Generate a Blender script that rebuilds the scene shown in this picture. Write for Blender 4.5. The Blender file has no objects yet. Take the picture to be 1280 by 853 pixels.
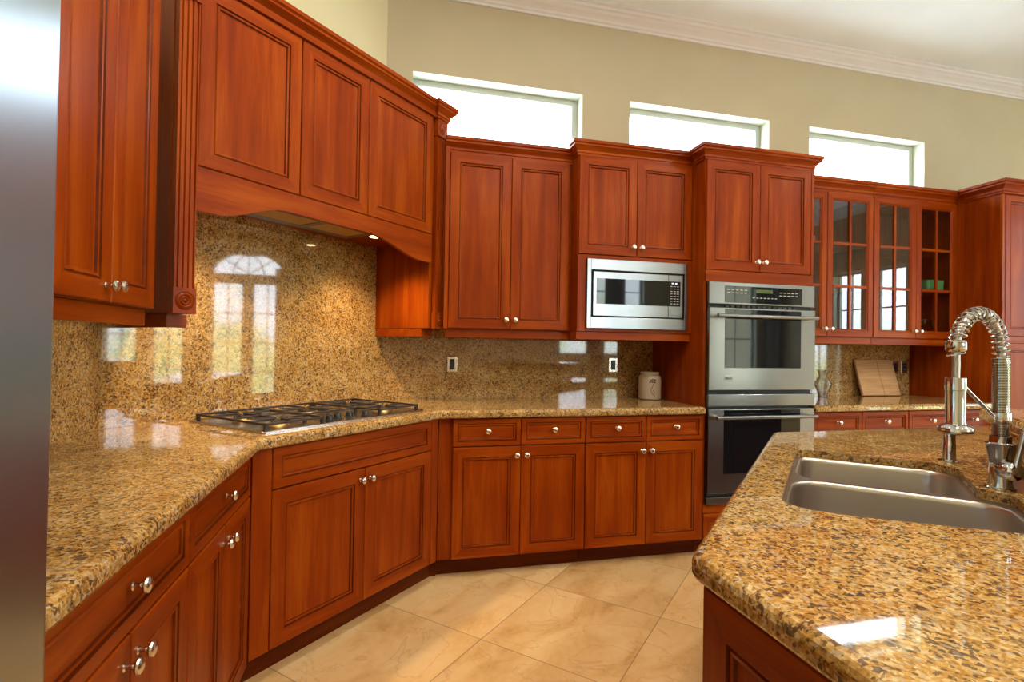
import bpy, bmesh, math, random
from mathutils import Matrix, Vector, geometry
random.seed(7)
S2 = 2 ** -0.5
PI = math.pi
scene = bpy.context.scene
COL = scene.collection

# ------------------------------------------------------------------ camera
cam_data = bpy.data.cameras.new('camera')
cam = bpy.data.objects.new('camera', cam_data)
COL.objects.link(cam)
scene.camera = cam
cam_data.sensor_width = 36.0
cam_data.lens = 652.19 / 1280 * 36.0
cam_data.clip_start = 0.02
yaw, pitch, roll = (math.radians(a) for a in (-13.8646, 0.60555, 0.90792))
cam.matrix_world = (Matrix.Translation((0, 0, 1.262)) @ Matrix.Rotation(yaw, 4, 'Z')
                    @ Matrix.Rotation(PI / 2 + pitch, 4, 'X') @ Matrix.Rotation(roll, 4, 'Z'))

# ------------------------------------------------------------------ render look
vs = scene.view_settings
scene.display_settings.display_device = 'sRGB'
vs.view_transform = 'Standard'
vs.look = 'None'
vs.gamma = 1.0
vs.use_curve_mapping = False
vs.exposure = 0.50
scene.cycles.use_denoising = True
scene.cycles.max_bounces = 10
scene.cycles.diffuse_bounces = 5
scene.cycles.glossy_bounces = 5
scene.cycles.transmission_bounces = 8
scene.cycles.transparent_max_bounces = 12
scene.cycles.sample_clamp_indirect = 6.0
scene.cycles.caustics_reflective = False
scene.cycles.caustics_refractive = False

# ------------------------------------------------------------------ world: hazy bright sky, garden green below the horizon
world = bpy.data.worlds.new('sky')
scene.world = world
world.use_nodes = True
nt = world.node_tree
nt.nodes.clear()
wo = nt.nodes.new('ShaderNodeOutputWorld')
bg = nt.nodes.new('ShaderNodeBackground')
tc = nt.nodes.new('ShaderNodeTexCoord')
sep = nt.nodes.new('ShaderNodeSeparateXYZ')
nz = nt.nodes.new('ShaderNodeTexNoise')
nz.inputs['Scale'].default_value = 9.0
nz.inputs['Detail'].default_value = 6.0
ma = nt.nodes.new('ShaderNodeMath'); ma.operation = 'MULTIPLY_ADD'
ma.inputs[1].default_value = 0.45; ma.inputs[2].default_value = -0.225
mb_ = nt.nodes.new('ShaderNodeMath'); mb_.operation = 'ADD'
rmp = nt.nodes.new('ShaderNodeValToRGB')
e = rmp.color_ramp.elements
e[0].position = 0.0; e[0].color = (0.68, 0.79, 0.86, 1)
e[1].position = 1.0; e[1].color = (0.86, 0.96, 1.08, 1)
for p, c in ((0.40, (0.66, 0.77, 0.80, 1)), (0.45, (0.42, 0.50, 0.22, 1)), (0.50, (0.52, 0.62, 0.40, 1)), (0.535, (0.88, 0.97, 1.08, 1))):
    q = e.new(p); q.color = c
mr = nt.nodes.new('ShaderNodeMapRange')
mr.inputs[1].default_value = -1.0; mr.inputs[2].default_value = 1.0
L = nt.links.new
L(tc.outputs['Generated'], nz.inputs['Vector'])
L(tc.outputs['Generated'], sep.inputs[0])
L(nz.outputs['Fac'], ma.inputs[0])
L(ma.outputs[0], mb_.inputs[0]); L(sep.outputs['Z'], mb_.inputs[1])
L(mb_.outputs[0], mr.inputs[0])
L(mr.outputs[0], rmp.inputs[0])
L(rmp.outputs[0], bg.inputs['Color'])
bg.inputs['Strength'].default_value = 10.5
L(bg.outputs[0], wo.inputs[0])

# ------------------------------------------------------------------ lights
CEIL = 3.66
def light(name, kind, loc, energy, color, size=0.2, rot=None, **kw):
    d = bpy.data.lights.new(name, kind)
    d.energy = energy; d.color = color
    if kind == 'AREA':
        d.shape = kw.get('shape', 'DISK'); d.size = size
        if 'size_y' in kw: d.size_y = kw['size_y']
    else:
        d.shadow_soft_size = size
        if kind == 'SPOT':
            d.spot_size = kw.get('spot', 2.0); d.spot_blend = kw.get('blend', 0.6)
    o = bpy.data.objects.new(name, d); COL.objects.link(o)
    o.location = loc
    if rot: o.rotation_euler = rot
    return o
WARM = (1.0, 0.78, 0.52)
DOWN = [(0.15, 1.55), (1.5, 0.6), (0.1, -0.6), (1.6, -1.2), (3.4, 0.2), (3.6, -1.8), (5.6, -0.4)]
for x, y in DOWN:
    light('fill_downlight', 'AREA', (x, y, CEIL - 0.012), 22, (1.0, 0.90, 0.76), 0.16)  # unseen fill lamps added under the ceiling to brighten the room
def diag(s, c, z=0.0):
    return Vector(((s - c) * S2, (s + c) * S2, z))
for s in (1.16, 2.07):
    light('hood_lamp', 'SPOT', diag(s, 2.11, 1.842), 23, (1.0, 0.70, 0.36), 0.03, (0, 0, 0), spot=2.15, blend=0.9)

# ------------------------------------------------------------------ materials
def mat_new(name):
    m = bpy.data.materials.new(name); m.use_nodes = True
    t = m.node_tree; b = t.nodes['Principled BSDF']
    return m, t, b
def N(t, kind, **kw):
    n = t.nodes.new(kind)
    for k, v in kw.items():
        if k.startswith('i_'):
            n.inputs[k[2:].replace('_', ' ')].default_value = v
        else:
            setattr(n, k, v)
    return n
def ramp(t, stops, interp='LINEAR'):
    r = t.nodes.new('ShaderNodeValToRGB'); r.color_ramp.interpolation = interp
    el = r.color_ramp.elements
    el[0].position, el[0].color = stops[0][0], (*stops[0][1], 1)
    el[1].position, el[1].color = stops[-1][0], (*stops[-1][1], 1)
    for p, c in stops[1:-1]:
        q = el.new(p); q.color = (*c, 1)
    return r
def plain(name, color, rough=0.5, metal=0.0, coat=0.0, spec=0.5, emit=None):
    m, t, b = mat_new(name)
    b.inputs['Base Color'].default_value = (*color, 1)
    b.inputs['Roughness'].default_value = rough
    b.inputs['Metallic'].default_value = metal
    b.inputs['Coat Weight'].default_value = coat
    b.inputs['Specular IOR Level'].default_value = spec
    if emit:
        b.inputs['Emission Color'].default_value = (*emit[0], 1)
        b.inputs['Emission Strength'].default_value = emit[1]
    return m

def wood(name, horizontal=False, dark=1.0):
    m, t, b = mat_new(name)
    l = t.links.new
    tc = N(t, 'ShaderNodeTexCoord')
    oi = N(t, 'ShaderNodeObjectInfo')
    mul = N(t, 'ShaderNodeVectorMath', operation='SCALE'); mul.inputs['Scale'].default_value = 37.0
    cx = N(t, 'ShaderNodeCombineXYZ')
    l(oi.outputs['Random'], cx.inputs[0]); l(oi.outputs['Random'], cx.inputs[1]); l(oi.outputs['Random'], cx.inputs[2])
    l(cx.outputs[0], mul.inputs[0])
    add = N(t, 'ShaderNodeVectorMath', operation='ADD')
    l(tc.outputs['Object'], add.inputs[0]); l(mul.outputs[0], add.inputs[1])
    mp = N(t, 'ShaderNodeMapping')
    mp.inputs['Scale'].default_value = (1.1, 16, 16) if horizontal else (16, 16, 1.1)
    l(add.outputs[0], mp.inputs['Vector'])
    n1 = N(t, 'ShaderNodeTexNoise', i_Scale=1.0, i_Detail=5.0, i_Roughness=0.6, i_Distortion=0.4)
    l(mp.outputs[0], n1.inputs['Vector'])
    mp2 = N(t, 'ShaderNodeMapping')
    mp2.inputs['Scale'].default_value = (12, 260, 260) if horizontal else (260, 260, 12)
    l(add.outputs[0], mp2.inputs['Vector'])
    n2 = N(t, 'ShaderNodeTexNoise', i_Scale=1.0, i_Detail=2.0)
    l(mp2.outputs[0], n2.inputs['Vector'])
    n3 = N(t, 'ShaderNodeTexNoise', i_Scale=2.2, i_Detail=2.0)
    l(add.outputs[0], n3.inputs['Vector'])
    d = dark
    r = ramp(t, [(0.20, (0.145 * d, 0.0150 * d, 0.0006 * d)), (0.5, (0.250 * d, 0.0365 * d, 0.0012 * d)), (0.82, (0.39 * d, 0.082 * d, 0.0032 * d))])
    a1 = N(t, 'ShaderNodeMath', operation='MULTIPLY_ADD'); a1.inputs[1].default_value = 0.22; a1.inputs[2].default_value = -0.11
    l(n2.outputs['Fac'], a1.inputs[0])
    a2 = N(t, 'ShaderNodeMath', operation='ADD'); l(n1.outputs['Fac'], a2.inputs[0]); l(a1.outputs[0], a2.inputs[1])
    a3 = N(t, 'ShaderNodeMath', operation='MULTIPLY_ADD'); a3.inputs[1].default_value = 0.35; a3.inputs[2].default_value = -0.175
    l(n3.outputs['Fac'], a3.inputs[0])
    a4 = N(t, 'ShaderNodeMath', operation='ADD'); l(a2.outputs[0], a4.inputs[0]); l(a3.outputs[0], a4.inputs[1])
    l(a4.outputs[0], r.inputs[0])
    l(r.outputs[0], b.inputs['Base Color'])
    b.inputs['Roughness'].default_value = 0.36
    b.inputs['Specular IOR Level'].default_value = 0.10
    b.inputs['Coat Weight'].default_value = 0.045
    b.inputs['Coat Roughness'].default_value = 0.20
    return m

def granite(name, rough=0.035):
    m, t, b = mat_new(name)
    l = t.links.new
    tc = N(t, 'ShaderNodeTexCoord')
    nd = N(t, 'ShaderNodeTexNoise', i_Scale=45.0, i_Detail=4.0)
    l(tc.outputs['Object'], nd.inputs['Vector'])
    sc = N(t, 'ShaderNodeVectorMath', operation='SCALE'); sc.inputs['Scale'].default_value = 0.022
    l(nd.outputs['Color'], sc.inputs[0])
    ad = N(t, 'ShaderNodeVectorMath', operation='ADD'); l(tc.outputs['Object'], ad.inputs[0]); l(sc.outputs[0], ad.inputs[1])
    # cloudy honey ground, broken into soft crystals
    big = N(t, 'ShaderNodeTexNoise', i_Scale=9.0, i_Detail=5.0, i_Roughness=0.65); l(ad.outputs[0], big.inputs['Vector'])
    v1 = N(t, 'ShaderNodeTexVoronoi', i_Scale=150.0); l(ad.outputs[0], v1.inputs['Vector'])
    s1 = N(t, 'ShaderNodeSeparateColor'); l(v1.outputs['Color'], s1.inputs[0])
    fine = N(t, 'ShaderNodeTexNoise', i_Scale=150.0, i_Detail=3.0, i_Roughness=0.7); l(tc.outputs['Object'], fine.inputs['Vector'])
    def mad(x, k, c):
        n = N(t, 'ShaderNodeMath', operation='MULTIPLY_ADD'); l(x, n.inputs[0]); n.inputs[1].default_value = k
        if isinstance(c, float): n.inputs[2].default_value = c
        else: l(c, n.inputs[2])
        return n.outputs[0]
    x = mad(s1.outputs[0], 0.34, -0.17)
    x = mad(fine.outputs['Fac'], 0.75, x)
    x = mad(big.outputs['Fac'], 0.55, x)
    r1 = ramp(t, [(0.34, (0.135, 0.058, 0.015)), (0.46, (0.270, 0.130, 0.028)), (0.58, (0.370, 0.194, 0.044)), (0.69, (0.465, 0.265, 0.072)), (0.79, (0.54, 0.350, 0.128)), (0.89, (0.60, 0.455, 0.245))])
    l(x, r1.inputs[0])
    # grey quartz patches
    v2 = N(t, 'ShaderNodeTexVoronoi', i_Scale=130.0); l(ad.outputs[0], v2.inputs['Vector'])
    s2 = N(t, 'ShaderNodeSeparateColor'); l(v2.outputs['Color'], s2.inputs[0])
    q = N(t, 'ShaderNodeMapRange'); q.inputs[1].default_value = 0.76; q.inputs[2].default_value = 0.90; q.inputs[4].default_value = 0.52; l(s2.outputs[1], q.inputs[0])
    mq = N(t, 'ShaderNodeMix', data_type='RGBA'); l(q.outputs[0], mq.inputs[0]); l(r1.outputs[0], mq.inputs[6]); mq.inputs[7].default_value = (0.42, 0.345, 0.245, 1)
    # dark mineral flecks, gathered in clusters, two sizes
    col = mq.outputs[2]
    for scale, lo, hi, ccol, amt in ((125.0, 1.125, 1.185, (0.046, 0.026, 0.020), 0.78), (200.0, 1.05, 1.13, (0.075, 0.040, 0.022), 0.80)):
        v3 = N(t, 'ShaderNodeTexVoronoi', i_Scale=scale); l(ad.outputs[0], v3.inputs['Vector'])
        s3 = N(t, 'ShaderNodeSeparateColor'); l(v3.outputs['Color'], s3.inputs[0])
        cl = N(t, 'ShaderNodeTexNoise', i_Scale=22.0, i_Detail=3.0); l(tc.outputs['Object'], cl.inputs['Vector'])
        th = mad(cl.outputs['Fac'], 0.50, s3.outputs[2])
        mrg = N(t, 'ShaderNodeMapRange'); mrg.inputs[1].default_value = lo; mrg.inputs[2].default_value = hi; mrg.inputs[4].default_value = amt
        l(th, mrg.inputs[0])
        fl = N(t, 'ShaderNodeMix', data_type='RGBA'); l(mrg.outputs[0], fl.inputs[0])
        l(col, fl.inputs[6]); fl.inputs[7].default_value = (*ccol, 1)
        col = fl.outputs[2]
    l(col, b.inputs['Base Color'])
    b.inputs['Roughness'].default_value = rough
    b.inputs['Specular IOR Level'].default_value = 0.62
    return m

def travertine(name):
    m, t, b = mat_new(name)
    l = t.links.new
    tc = N(t, 'ShaderNodeTexCoord')
    mp = N(t, 'ShaderNodeMapping')
    mp.inputs['Rotation'].default_value = (0, 0, -PI / 4)   # tile axes run at 45 degrees to the walls
    l(tc.outputs['Object'], mp.inputs['Vector'])
    sp = N(t, 'ShaderNodeSeparateXYZ'); l(mp.outputs[0], sp.inputs[0])
    def grid(out, off, pitch):
        a = N(t, 'ShaderNodeMath', operation='SUBTRACT'); l(out, a.inputs[0]); a.inputs[1].default_value = off
        d = N(t, 'ShaderNodeMath', operation='DIVIDE'); l(a.outputs[0], d.inputs[0]); d.inputs[1].default_value = pitch
        f = N(t, 'ShaderNodeMath', operation='FLOOR'); l(d.outputs[0], f.inputs[0])
        pp = N(t, 'ShaderNodeMath', operation='PINGPONG'); l(d.outputs[0], pp.inputs[0]); pp.inputs[1].default_value = 0.5
        return f, pp
    f1, p1 = grid(sp.outputs[0], 1.874, 0.606)
    f2, p2 = grid(sp.outputs[1], 1.264, 0.604)
    mn = N(t, 'ShaderNodeMath', operation='MINIMUM'); l(p1.outputs[0], mn.inputs[0]); l(p2.outputs[0], mn.inputs[1])
    gr = N(t, 'ShaderNodeMapRange'); gr.inputs[1].default_value = 0.0022; gr.inputs[2].default_value = 0.0042; l(mn.outputs[0], gr.inputs[0])
    cell = N(t, 'ShaderNodeCombineXYZ'); l(f1.outputs[0], cell.inputs[0]); l(f2.outputs[0], cell.inputs[1])
    wn = N(t, 'ShaderNodeTexWhiteNoise', noise_dimensions='3D'); l(cell.outputs[0], wn.inputs['Vector'])
    off = N(t, 'ShaderNodeVectorMath', operation='SCALE'); off.inputs['Scale'].default_value = 13.0; l(wn.outputs['Color'], off.inputs[0])
    ad = N(t, 'ShaderNodeVectorMath', operation='ADD'); l(mp.outputs[0], ad.inputs[0]); l(off.outputs[0], ad.inputs[1])
    mp2 = N(t, 'ShaderNodeMapping'); mp2.inputs['Scale'].default_value = (1.0, 2.1, 1.0); l(ad.outputs[0], mp2.inputs['Vector'])
    n1 = N(t, 'ShaderNodeTexNoise', i_Scale=2.6, i_Detail=8.0, i_Roughness=0.55, i_Distortion=0.7); l(mp2.outputs[0], n1.inputs['Vector'])
    n2 = N(t, 'ShaderNodeTexNoise', i_Scale=30.0, i_Detail=4.0); l(ad.outputs[0], n2.inputs['Vector'])
    sm = N(t, 'ShaderNodeMath', operation='MULTIPLY_ADD'); sm.inputs[1].default_value = 0.18; sm.inputs[2].default_value = -0.09; l(n2.outputs['Fac'], sm.inputs[0])
    su = N(t, 'ShaderNodeMath', operation='ADD'); l(n1.outputs['Fac'], su.inputs[0]); l(sm.outputs[0], su.inputs[1])
    r = ramp(t, [(0.24, (0.48, 0.260, 0.090)), (0.38, (0.65, 0.395, 0.155)), (0.50, (0.74, 0.480, 0.210)), (0.70, (0.80, 0.57, 0.290))])
    l(su.outputs[0], r.inputs[0])
    tv = N(t, 'ShaderNodeMath', operation='MULTIPLY_ADD'); tv.inputs[1].default_value = 0.16; tv.inputs[2].default_value = 0.90; l(wn.outputs['Value'], tv.inputs[0])
    mv = N(t, 'ShaderNodeVectorMath', operation='SCALE'); l(r.outputs[0], mv.inputs[0]); l(tv.outputs[0], mv.inputs['Scale'])
    # thin veins
    wv = N(t, 'ShaderNodeTexNoise', i_Scale=3.4, i_Detail=5.0, i_Distortion=0.8); l(ad.outputs[0], wv.inputs['Vector'])
    pv = N(t, 'ShaderNodeMath', operation='SUBTRACT'); l(wv.outputs['Fac'], pv.inputs[0]); pv.inputs[1].default_value = 0.5
    av = N(t, 'ShaderNodeMath', operation='ABSOLUTE'); l(pv.outputs[0], av.inputs[0])
    vr = N(t, 'ShaderNodeMapRange'); vr.inputs[1].default_value = 0.0; vr.inputs[2].default_value = 0.012; vr.inputs[3].default_value = 0.35; vr.inputs[4].default_value = 0.0; l(av.outputs[0], vr.inputs[0])
    vm = N(t, 'ShaderNodeMix', data_type='RGBA'); l(vr.outputs[0], vm.inputs[0]); l(mv.outputs[0], vm.inputs[6]); vm.inputs[7].default_value = (0.40, 0.22, 0.10, 1)
    mx = N(t, 'ShaderNodeMix', data_type='RGBA'); l(gr.outputs[0], mx.inputs[0]); mx.inputs[6].default_value = (0.30, 0.18, 0.08, 1); l(vm.outputs[2], mx.inputs[7])
    l(mx.outputs[2], b.inputs['Base Color'])
    b.inputs['Roughness'].default_value = 0.34
    return m

def steel(name, color=(0.62, 0.60, 0.57), rough=0.26, stretch=(0, 0, 1), aniso=0.7):
    """brushed metal: reflections smear along the object-space direction STRETCH"""
    m, t, b = mat_new(name)
    l = t.links.new
    tc = N(t, 'ShaderNodeTexCoord')
    mp = N(t, 'ShaderNodeMapping')
    mp.inputs['Scale'].default_value = [500.0 if c else 4.0 for c in stretch]
    l(tc.outputs['Object'], mp.inputs['Vector'])
    n = N(t, 'ShaderNodeTexNoise', i_Scale=1.0, i_Detail=2.0); l(mp.outputs[0], n.inputs['Vector'])
    r = N(t, 'ShaderNodeMapRange'); r.inputs[3].default_value = rough * 0.85; r.inputs[4].default_value = rough * 1.2
    l(n.outputs['Fac'], r.inputs[0]); l(r.outputs[0], b.inputs['Roughness'])
    b.inputs['Base Color'].default_value = (*color, 1)
    b.inputs['Metallic'].default_value = 1.0
    if not aniso: return m
    tv = N(t, 'ShaderNodeVectorTransform', vector_type='VECTOR', convert_from='OBJECT', convert_to='WORLD')
    tv.inputs[0].default_value = stretch
    l(tv.outputs[0], b.inputs['Tangent'])
    b.inputs['Anisotropic'].default_value = aniso
    b.inputs['Base Color'].default_value = (*color, 1)
    b.inputs['Metallic'].default_value = 1.0
    return m

def pane(name, tint=(0.97, 0.985, 0.975), refl=1.0):
    m = bpy.data.materials.new(name); m.use_nodes = True
    t = m.node_tree; t.nodes.clear()
    o = N(t, 'ShaderNodeOutputMaterial')
    tr = N(t, 'ShaderNodeBsdfTransparent'); tr.inputs[0].default_value = (*tint, 1)
    gl = N(t, 'ShaderNodeBsdfGlossy'); gl.inputs['Roughness'].default_value = 0.0
    fr = N(t, 'ShaderNodeFresnel'); fr.inputs['IOR'].default_value = 1.5
    ml = N(t, 'ShaderNodeMath', operation='MULTIPLY'); ml.inputs[1].default_value = refl
    mx = N(t, 'ShaderNodeMixShader')
    ge = N(t, 'ShaderNodeNewGeometry')
    ft = N(t, 'ShaderNodeMath', operation='SUBTRACT'); ft.inputs[0].default_value = 1.0     # reflect on the outer skin only
    m2 = N(t, 'ShaderNodeMath', operation='MULTIPLY')
    t.links.new(ge.outputs['Backfacing'], ft.inputs[1])
    t.links.new(fr.outputs[0], ml.inputs[0]); t.links.new(ml.outputs[0], m2.inputs[0]); t.links.new(ft.outputs[0], m2.inputs[1]); t.links.new(m2.outputs[0], mx.inputs[0])
    t.links.new(tr.outputs[0], mx.inputs[1]); t.links.new(gl.outputs[0], mx.inputs[2]); t.links.new(mx.outputs[0], o.inputs[0])
    return m

def paint(name, color, rough=0.75):
    m, t, b = mat_new(name)
    tc = N(t, 'ShaderNodeTexCoord')
    n = N(t, 'ShaderNodeTexNoise', i_Scale=2.0, i_Detail=4.0)
    t.links.new(tc.outputs['Object'], n.inputs['Vector'])
    a = tuple(c * 0.96 for c in color); bb = tuple(min(1, c * 1.04) for c in color)
    r = ramp(t, [(0.3, a), (0.7, bb)])
    t.links.new(n.outputs['Fac'], r.inputs[0]); t.links.new(r.outputs[0], b.inputs['Base Color'])
    b.inputs['Roughness'].default_value = rough
    n2 = N(t, 'ShaderNodeTexNoise', i_Scale=180.0, i_Detail=2.0); t.links.new(tc.outputs['Object'], n2.inputs['Vector'])
    bp = N(t, 'ShaderNodeBump'); bp.inputs['Strength'].default_value = 0.05; bp.inputs['Distance'].default_value = 0.002
    t.links.new(n2.outputs['Fac'], bp.inputs['Height']); t.links.new(bp.outputs[0], b.inputs['Normal'])
    return m

WV = wood('cherry_wood'); WH = wood('cherry_wood_horizontal', True)
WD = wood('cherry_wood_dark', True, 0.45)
GR = granite('golden_granite')
FLOOR = travertine('travertine_tile')
STEEL = steel('brushed_steel', stretch=(1, 0, 0))
STEELH = steel('brushed_steel_horizontal', (0.32, 0.335, 0.36), 0.24, (0, 0, 1), 0.75)
STEELF = steel('fridge_steel', (0.42, 0.49, 0.55), 0.30, (1, 0, 0), 0.8)
SINKM = steel('sink_steel', (0.52, 0.48, 0.44), 0.30, (1, 1, 0), 0.0)
TRAYM = steel('cooktop_steel', (0.42, 0.40, 0.37), 0.22, (0, 1, 1), 0.0)
CHROME = plain('chrome', (0.56, 0.57, 0.58), 0.05, 1.0)
NICKEL = plain('satin_nickel', (0.74, 0.69, 0.62), 0.24, 1.0)
IRON = plain('cast_iron', (0.030, 0.022, 0.018), 0.45)
BLACKGLASS = plain('black_glass', (0.006, 0.007, 0.009), 0.03, spec=0.45)
BLACK = plain('black_plastic', (0.012, 0.012, 0.013), 0.35)
DARKGAP = plain('dark_recess', (0.01, 0.01, 0.011), 0.6)
BRASS = plain('burner_brass', (0.62, 0.42, 0.16), 0.35, 1.0)
PANE = pane('clear_pane')
CABGLASS = pane('cabinet_glass', (0.90, 0.91, 0.91), 1.9)
WALLP = paint('beige_wall_paint', (0.51, 0.455, 0.325))
WALL_LIT = paint('wall_paint_lit_tone', (0.66, 0.61, 0.40))  # beige wall made paler and yellower: light on it put into the colour
CEILP = paint('ceiling_paint', (0.80, 0.89, 0.96))
TRIMW = plain('white_trim', (0.72, 0.735, 0.78), 0.45)
FRAMEW = plain('white_window_frame', (0.50, 0.56, 0.55), 0.4)
REVEAL = plain('reveal_daylit_tone', (0.60, 0.64, 0.52), 0.6)  # strong daylight on the window reveals put into a pale colour
CERAMIC = plain('cream_ceramic', (0.56, 0.47, 0.35), 0.35, coat=0.3)
MOTIF = plain('dark_glaze', (0.10, 0.05, 0.04), 0.4)
WHITEC = plain('white_ceramic', (0.75, 0.72, 0.66), 0.25)
YELLOWC = plain('cream_stoneware', (0.62, 0.52, 0.30), 0.4)
GREENC = plain('green_ceramic', (0.10, 0.42, 0.17), 0.3, coat=0.3)
CURTAIN = plain('grey_curtain', (0.30, 0.29, 0.29), 0.85)
HOSE = plain('steel_hose', (0.45, 0.43, 0.40), 0.3, 1.0)
LAMPM = plain('lamp_lens', (1, 0.85, 0.6), 0.4, emit=((1.0, 0.74, 0.40), 14.0))
GLOWD = plain('green_display', (0.02, 0.03, 0.01), 0.2, emit=((0.35, 0.50, 0.08), 0.12))
FILTER = plain('hood_filter', (0.70, 0.48, 0.20), 0.42, 0.6)
WHITEMARK = plain('printed_mark', (0.5, 0.5, 0.5), 0.5)
def board_wood():
    m, t, b = mat_new('bamboo_board')
    tc = N(t, 'ShaderNodeTexCoord'); mp = N(t, 'ShaderNodeMapping'); mp.inputs['Scale'].default_value = (3, 60, 60)
    t.links.new(tc.outputs['Object'], mp.inputs[0])
    n = N(t, 'ShaderNodeTexNoise', i_Scale=1.0, i_Detail=3.0); t.links.new(mp.outputs[0], n.inputs[0])
    r = ramp(t, [(0.3, (0.50, 0.28, 0.125)), (0.7, (0.70, 0.45, 0.23))])
    t.links.new(n.outputs['Fac'], r.inputs[0]); t.links.new(r.outputs[0], b.inputs['Base Color']); b.inputs['Roughness'].default_value = 0.5
    return m
BOARD = board_wood()

# ------------------------------------------------------------------ mesh helpers
class MB:
    """collects shapes into one mesh"""
    def __init__(s):
        s.v = []; s.f = []; s.mi = []; s.sm = []
    def add(s, verts, faces, mi=0, smooth=False, M=None):
        k = len(s.v)
        for p in verts:
            p = Vector(p)
            s.v.append(M @ p if M is not None else p)
        for i, f in enumerate(faces):
            s.f.append([k + j for j in f])
            s.mi.append(mi[i] if isinstance(mi, (list, tuple)) else mi)
            s.sm.append(smooth)
        return s
    def box(s, x0, y0, z0, x1, y1, z1, mi=0, M=None):
        v = [(x0, y0, z0), (x1, y0, z0), (x1, y1, z0), (x0, y1, z0), (x0, y0, z1), (x1, y0, z1), (x1, y1, z1), (x0, y1, z1)]
        return s.add(v, [(0, 3, 2, 1), (4, 5, 6, 7), (0, 1, 5, 4), (1, 2, 6, 5), (2, 3, 7, 6), (3, 0, 4, 7)], mi, False, M)
    def prism(s, poly, z0, z1, mi=0, M=None):
        n = len(poly)
        v = [(p[0], p[1], z0) for p in poly] + [(p[0], p[1], z1) for p in poly]
        f = [list(range(n))[::-1], list(range(n, 2 * n))] + [(i, (i + 1) % n, n + (i + 1) % n, n + i) for i in range(n)]
        return s.add(v, f, mi, False, M)
    def loft(s, loops, cap0=True, cap1=True, mi=0, smooth=False, M=None, ring_mi=None):
        n = len(loops[0]); v = [p for lp in loops for p in lp]; f = []; mm = []
        for k in range(len(loops) - 1):
            for i in range(n):
                j = (i + 1) % n
                f.append((k * n + i, k * n + j, (k + 1) * n + j, (k + 1) * n + i))
                mm.append(ring_mi(k, i) if ring_mi else mi)
        if cap0: f.append(list(range(n))[::-1]); mm.append(mi)
        if cap1: f.append([(len(loops) - 1) * n + i for i in range(n)]); mm.append(mi)
        return s.add(v, f, mm, smooth, M)
    def lathe(s, prof, n=20, M=None, mi=0, smooth=True, cap0=True, cap1=True):
        loops = [[(r * math.cos(2 * PI * i / n), r * math.sin(2 * PI * i / n), h) for i in range(n)] for r, h in prof]
        return s.loft(loops, cap0, cap1, mi, smooth, M)
    def tube(s, path, r, n=8, mi=0, M=None, cap=True):
        path = [Vector(p) for p in path]; loops = []
        t0 = (path[1] - path[0]).normalized()
        up = Vector((0, 0, 1)) if abs(t0.z) < 0.9 else Vector((1, 0, 0))
        u = t0.cross(up).normalized()
        for i, p in enumerate(path):
            t = (path[min(i + 1, len(path) - 1)] - path[max(i - 1, 0)]).normalized()
            u = (u - t * u.dot(t)).normalized(); w = t.cross(u)
            rr = r[i] if isinstance(r, (list, tuple)) else r
            loops.append([p + (u * math.cos(2 * PI * k / n) + w * math.sin(2 * PI * k / n)) * rr for k in range(n)])
        return s.loft(loops, cap, cap, mi, True, M)
    def sweep(s, prof, path, mi=0, closed_prof=True):
        """mitred moulding: prof = (out, z) loop, path = plan points; outward is right of travel"""
        P = [Vector((p[0], p[1])) for p in path]; loops = []
        for i, p in enumerate(P):
            ns = []
            if i > 0: d = (P[i] - P[i - 1]).normalized(); ns.append(Vector((d.y, -d.x)))
            if i < len(P) - 1: d = (P[i + 1] - P[i]).normalized(); ns.append(Vector((d.y, -d.x)))
            if len(ns) == 2:
                b = (ns[0] + ns[1]).normalized(); b = b / max(0.2, b.dot(ns[0]))
            else: b = ns[0]
            loops.append([(p.x + b.x * o, p.y + b.y * o, z) for o, z in prof])
        return s.loft(loops, True, True, mi)
    def build(s, name, mats, parent=None, loc=None, bevel=0, sharp=40):
        me = bpy.data.meshes.new(name)
        me.from_pydata([tuple(p) for p in s.v], [], s.f)
        if not isinstance(mats, (list, tuple)): mats = [mats]
        for m in mats: me.materials.append(m)
        me.polygons.foreach_set('material_index', s.mi)
        me.polygons.foreach_set('use_smooth', s.sm)
        bm = bmesh.new(); bm.from_mesh(me)
        bmesh.ops.recalc_face_normals(bm, faces=bm.faces)
        bm.to_mesh(me); bm.free()
        if any(s.sm): me.set_sharp_from_angle(angle=math.radians(sharp))
        me.update()
        o = bpy.data.objects.new(name, me); COL.objects.link(o)
        if parent is not None: o.parent = parent
        if loc is not None: o.location = loc
        if bevel:
            md = o.modifiers.new('edge', 'BEVEL'); md.width = bevel; md.segments = 2; md.limit_method = 'ANGLE'; md.angle_limit = math.radians(50)
        return o

def tag(o, label, cat, group=None, kind=None):
    if label: o['label'] = label
    if cat: o['category'] = cat
    if group: o['group'] = group
    if kind: o['kind'] = kind
    return o
def thing(name, label, cat, loc=(0, 0, 0), rotz=0.0, group=None, kind=None):
    o = bpy.data.objects.new(name, None); COL.objects.link(o)
    o.empty_display_size = 0.1
    o.location = loc; o.rotation_euler = (0, 0, rotz)
    return tag(o, label, cat, group, kind)
def copy_tree(o, parent=None):
    c = o.copy(); COL.objects.link(c)
    if parent is not None: c.parent = parent
    for ch in list(o.children): copy_tree(ch, c)
    return c
AX = {  # lathe axis (local z of the profile) to an object axis
    '-y': Matrix.Rotation(PI / 2, 4, 'X'),
    'z': Matrix.Identity(4), '-z': Matrix.Rotation(PI, 4, 'X'),
    'x': Matrix.Rotation(PI / 2, 4, 'Y'), '-x': Matrix.Rotation(-PI / 2, 4, 'Y'),
}
def T(x, y, z): return Matrix.Translation((x, y, z))
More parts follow.
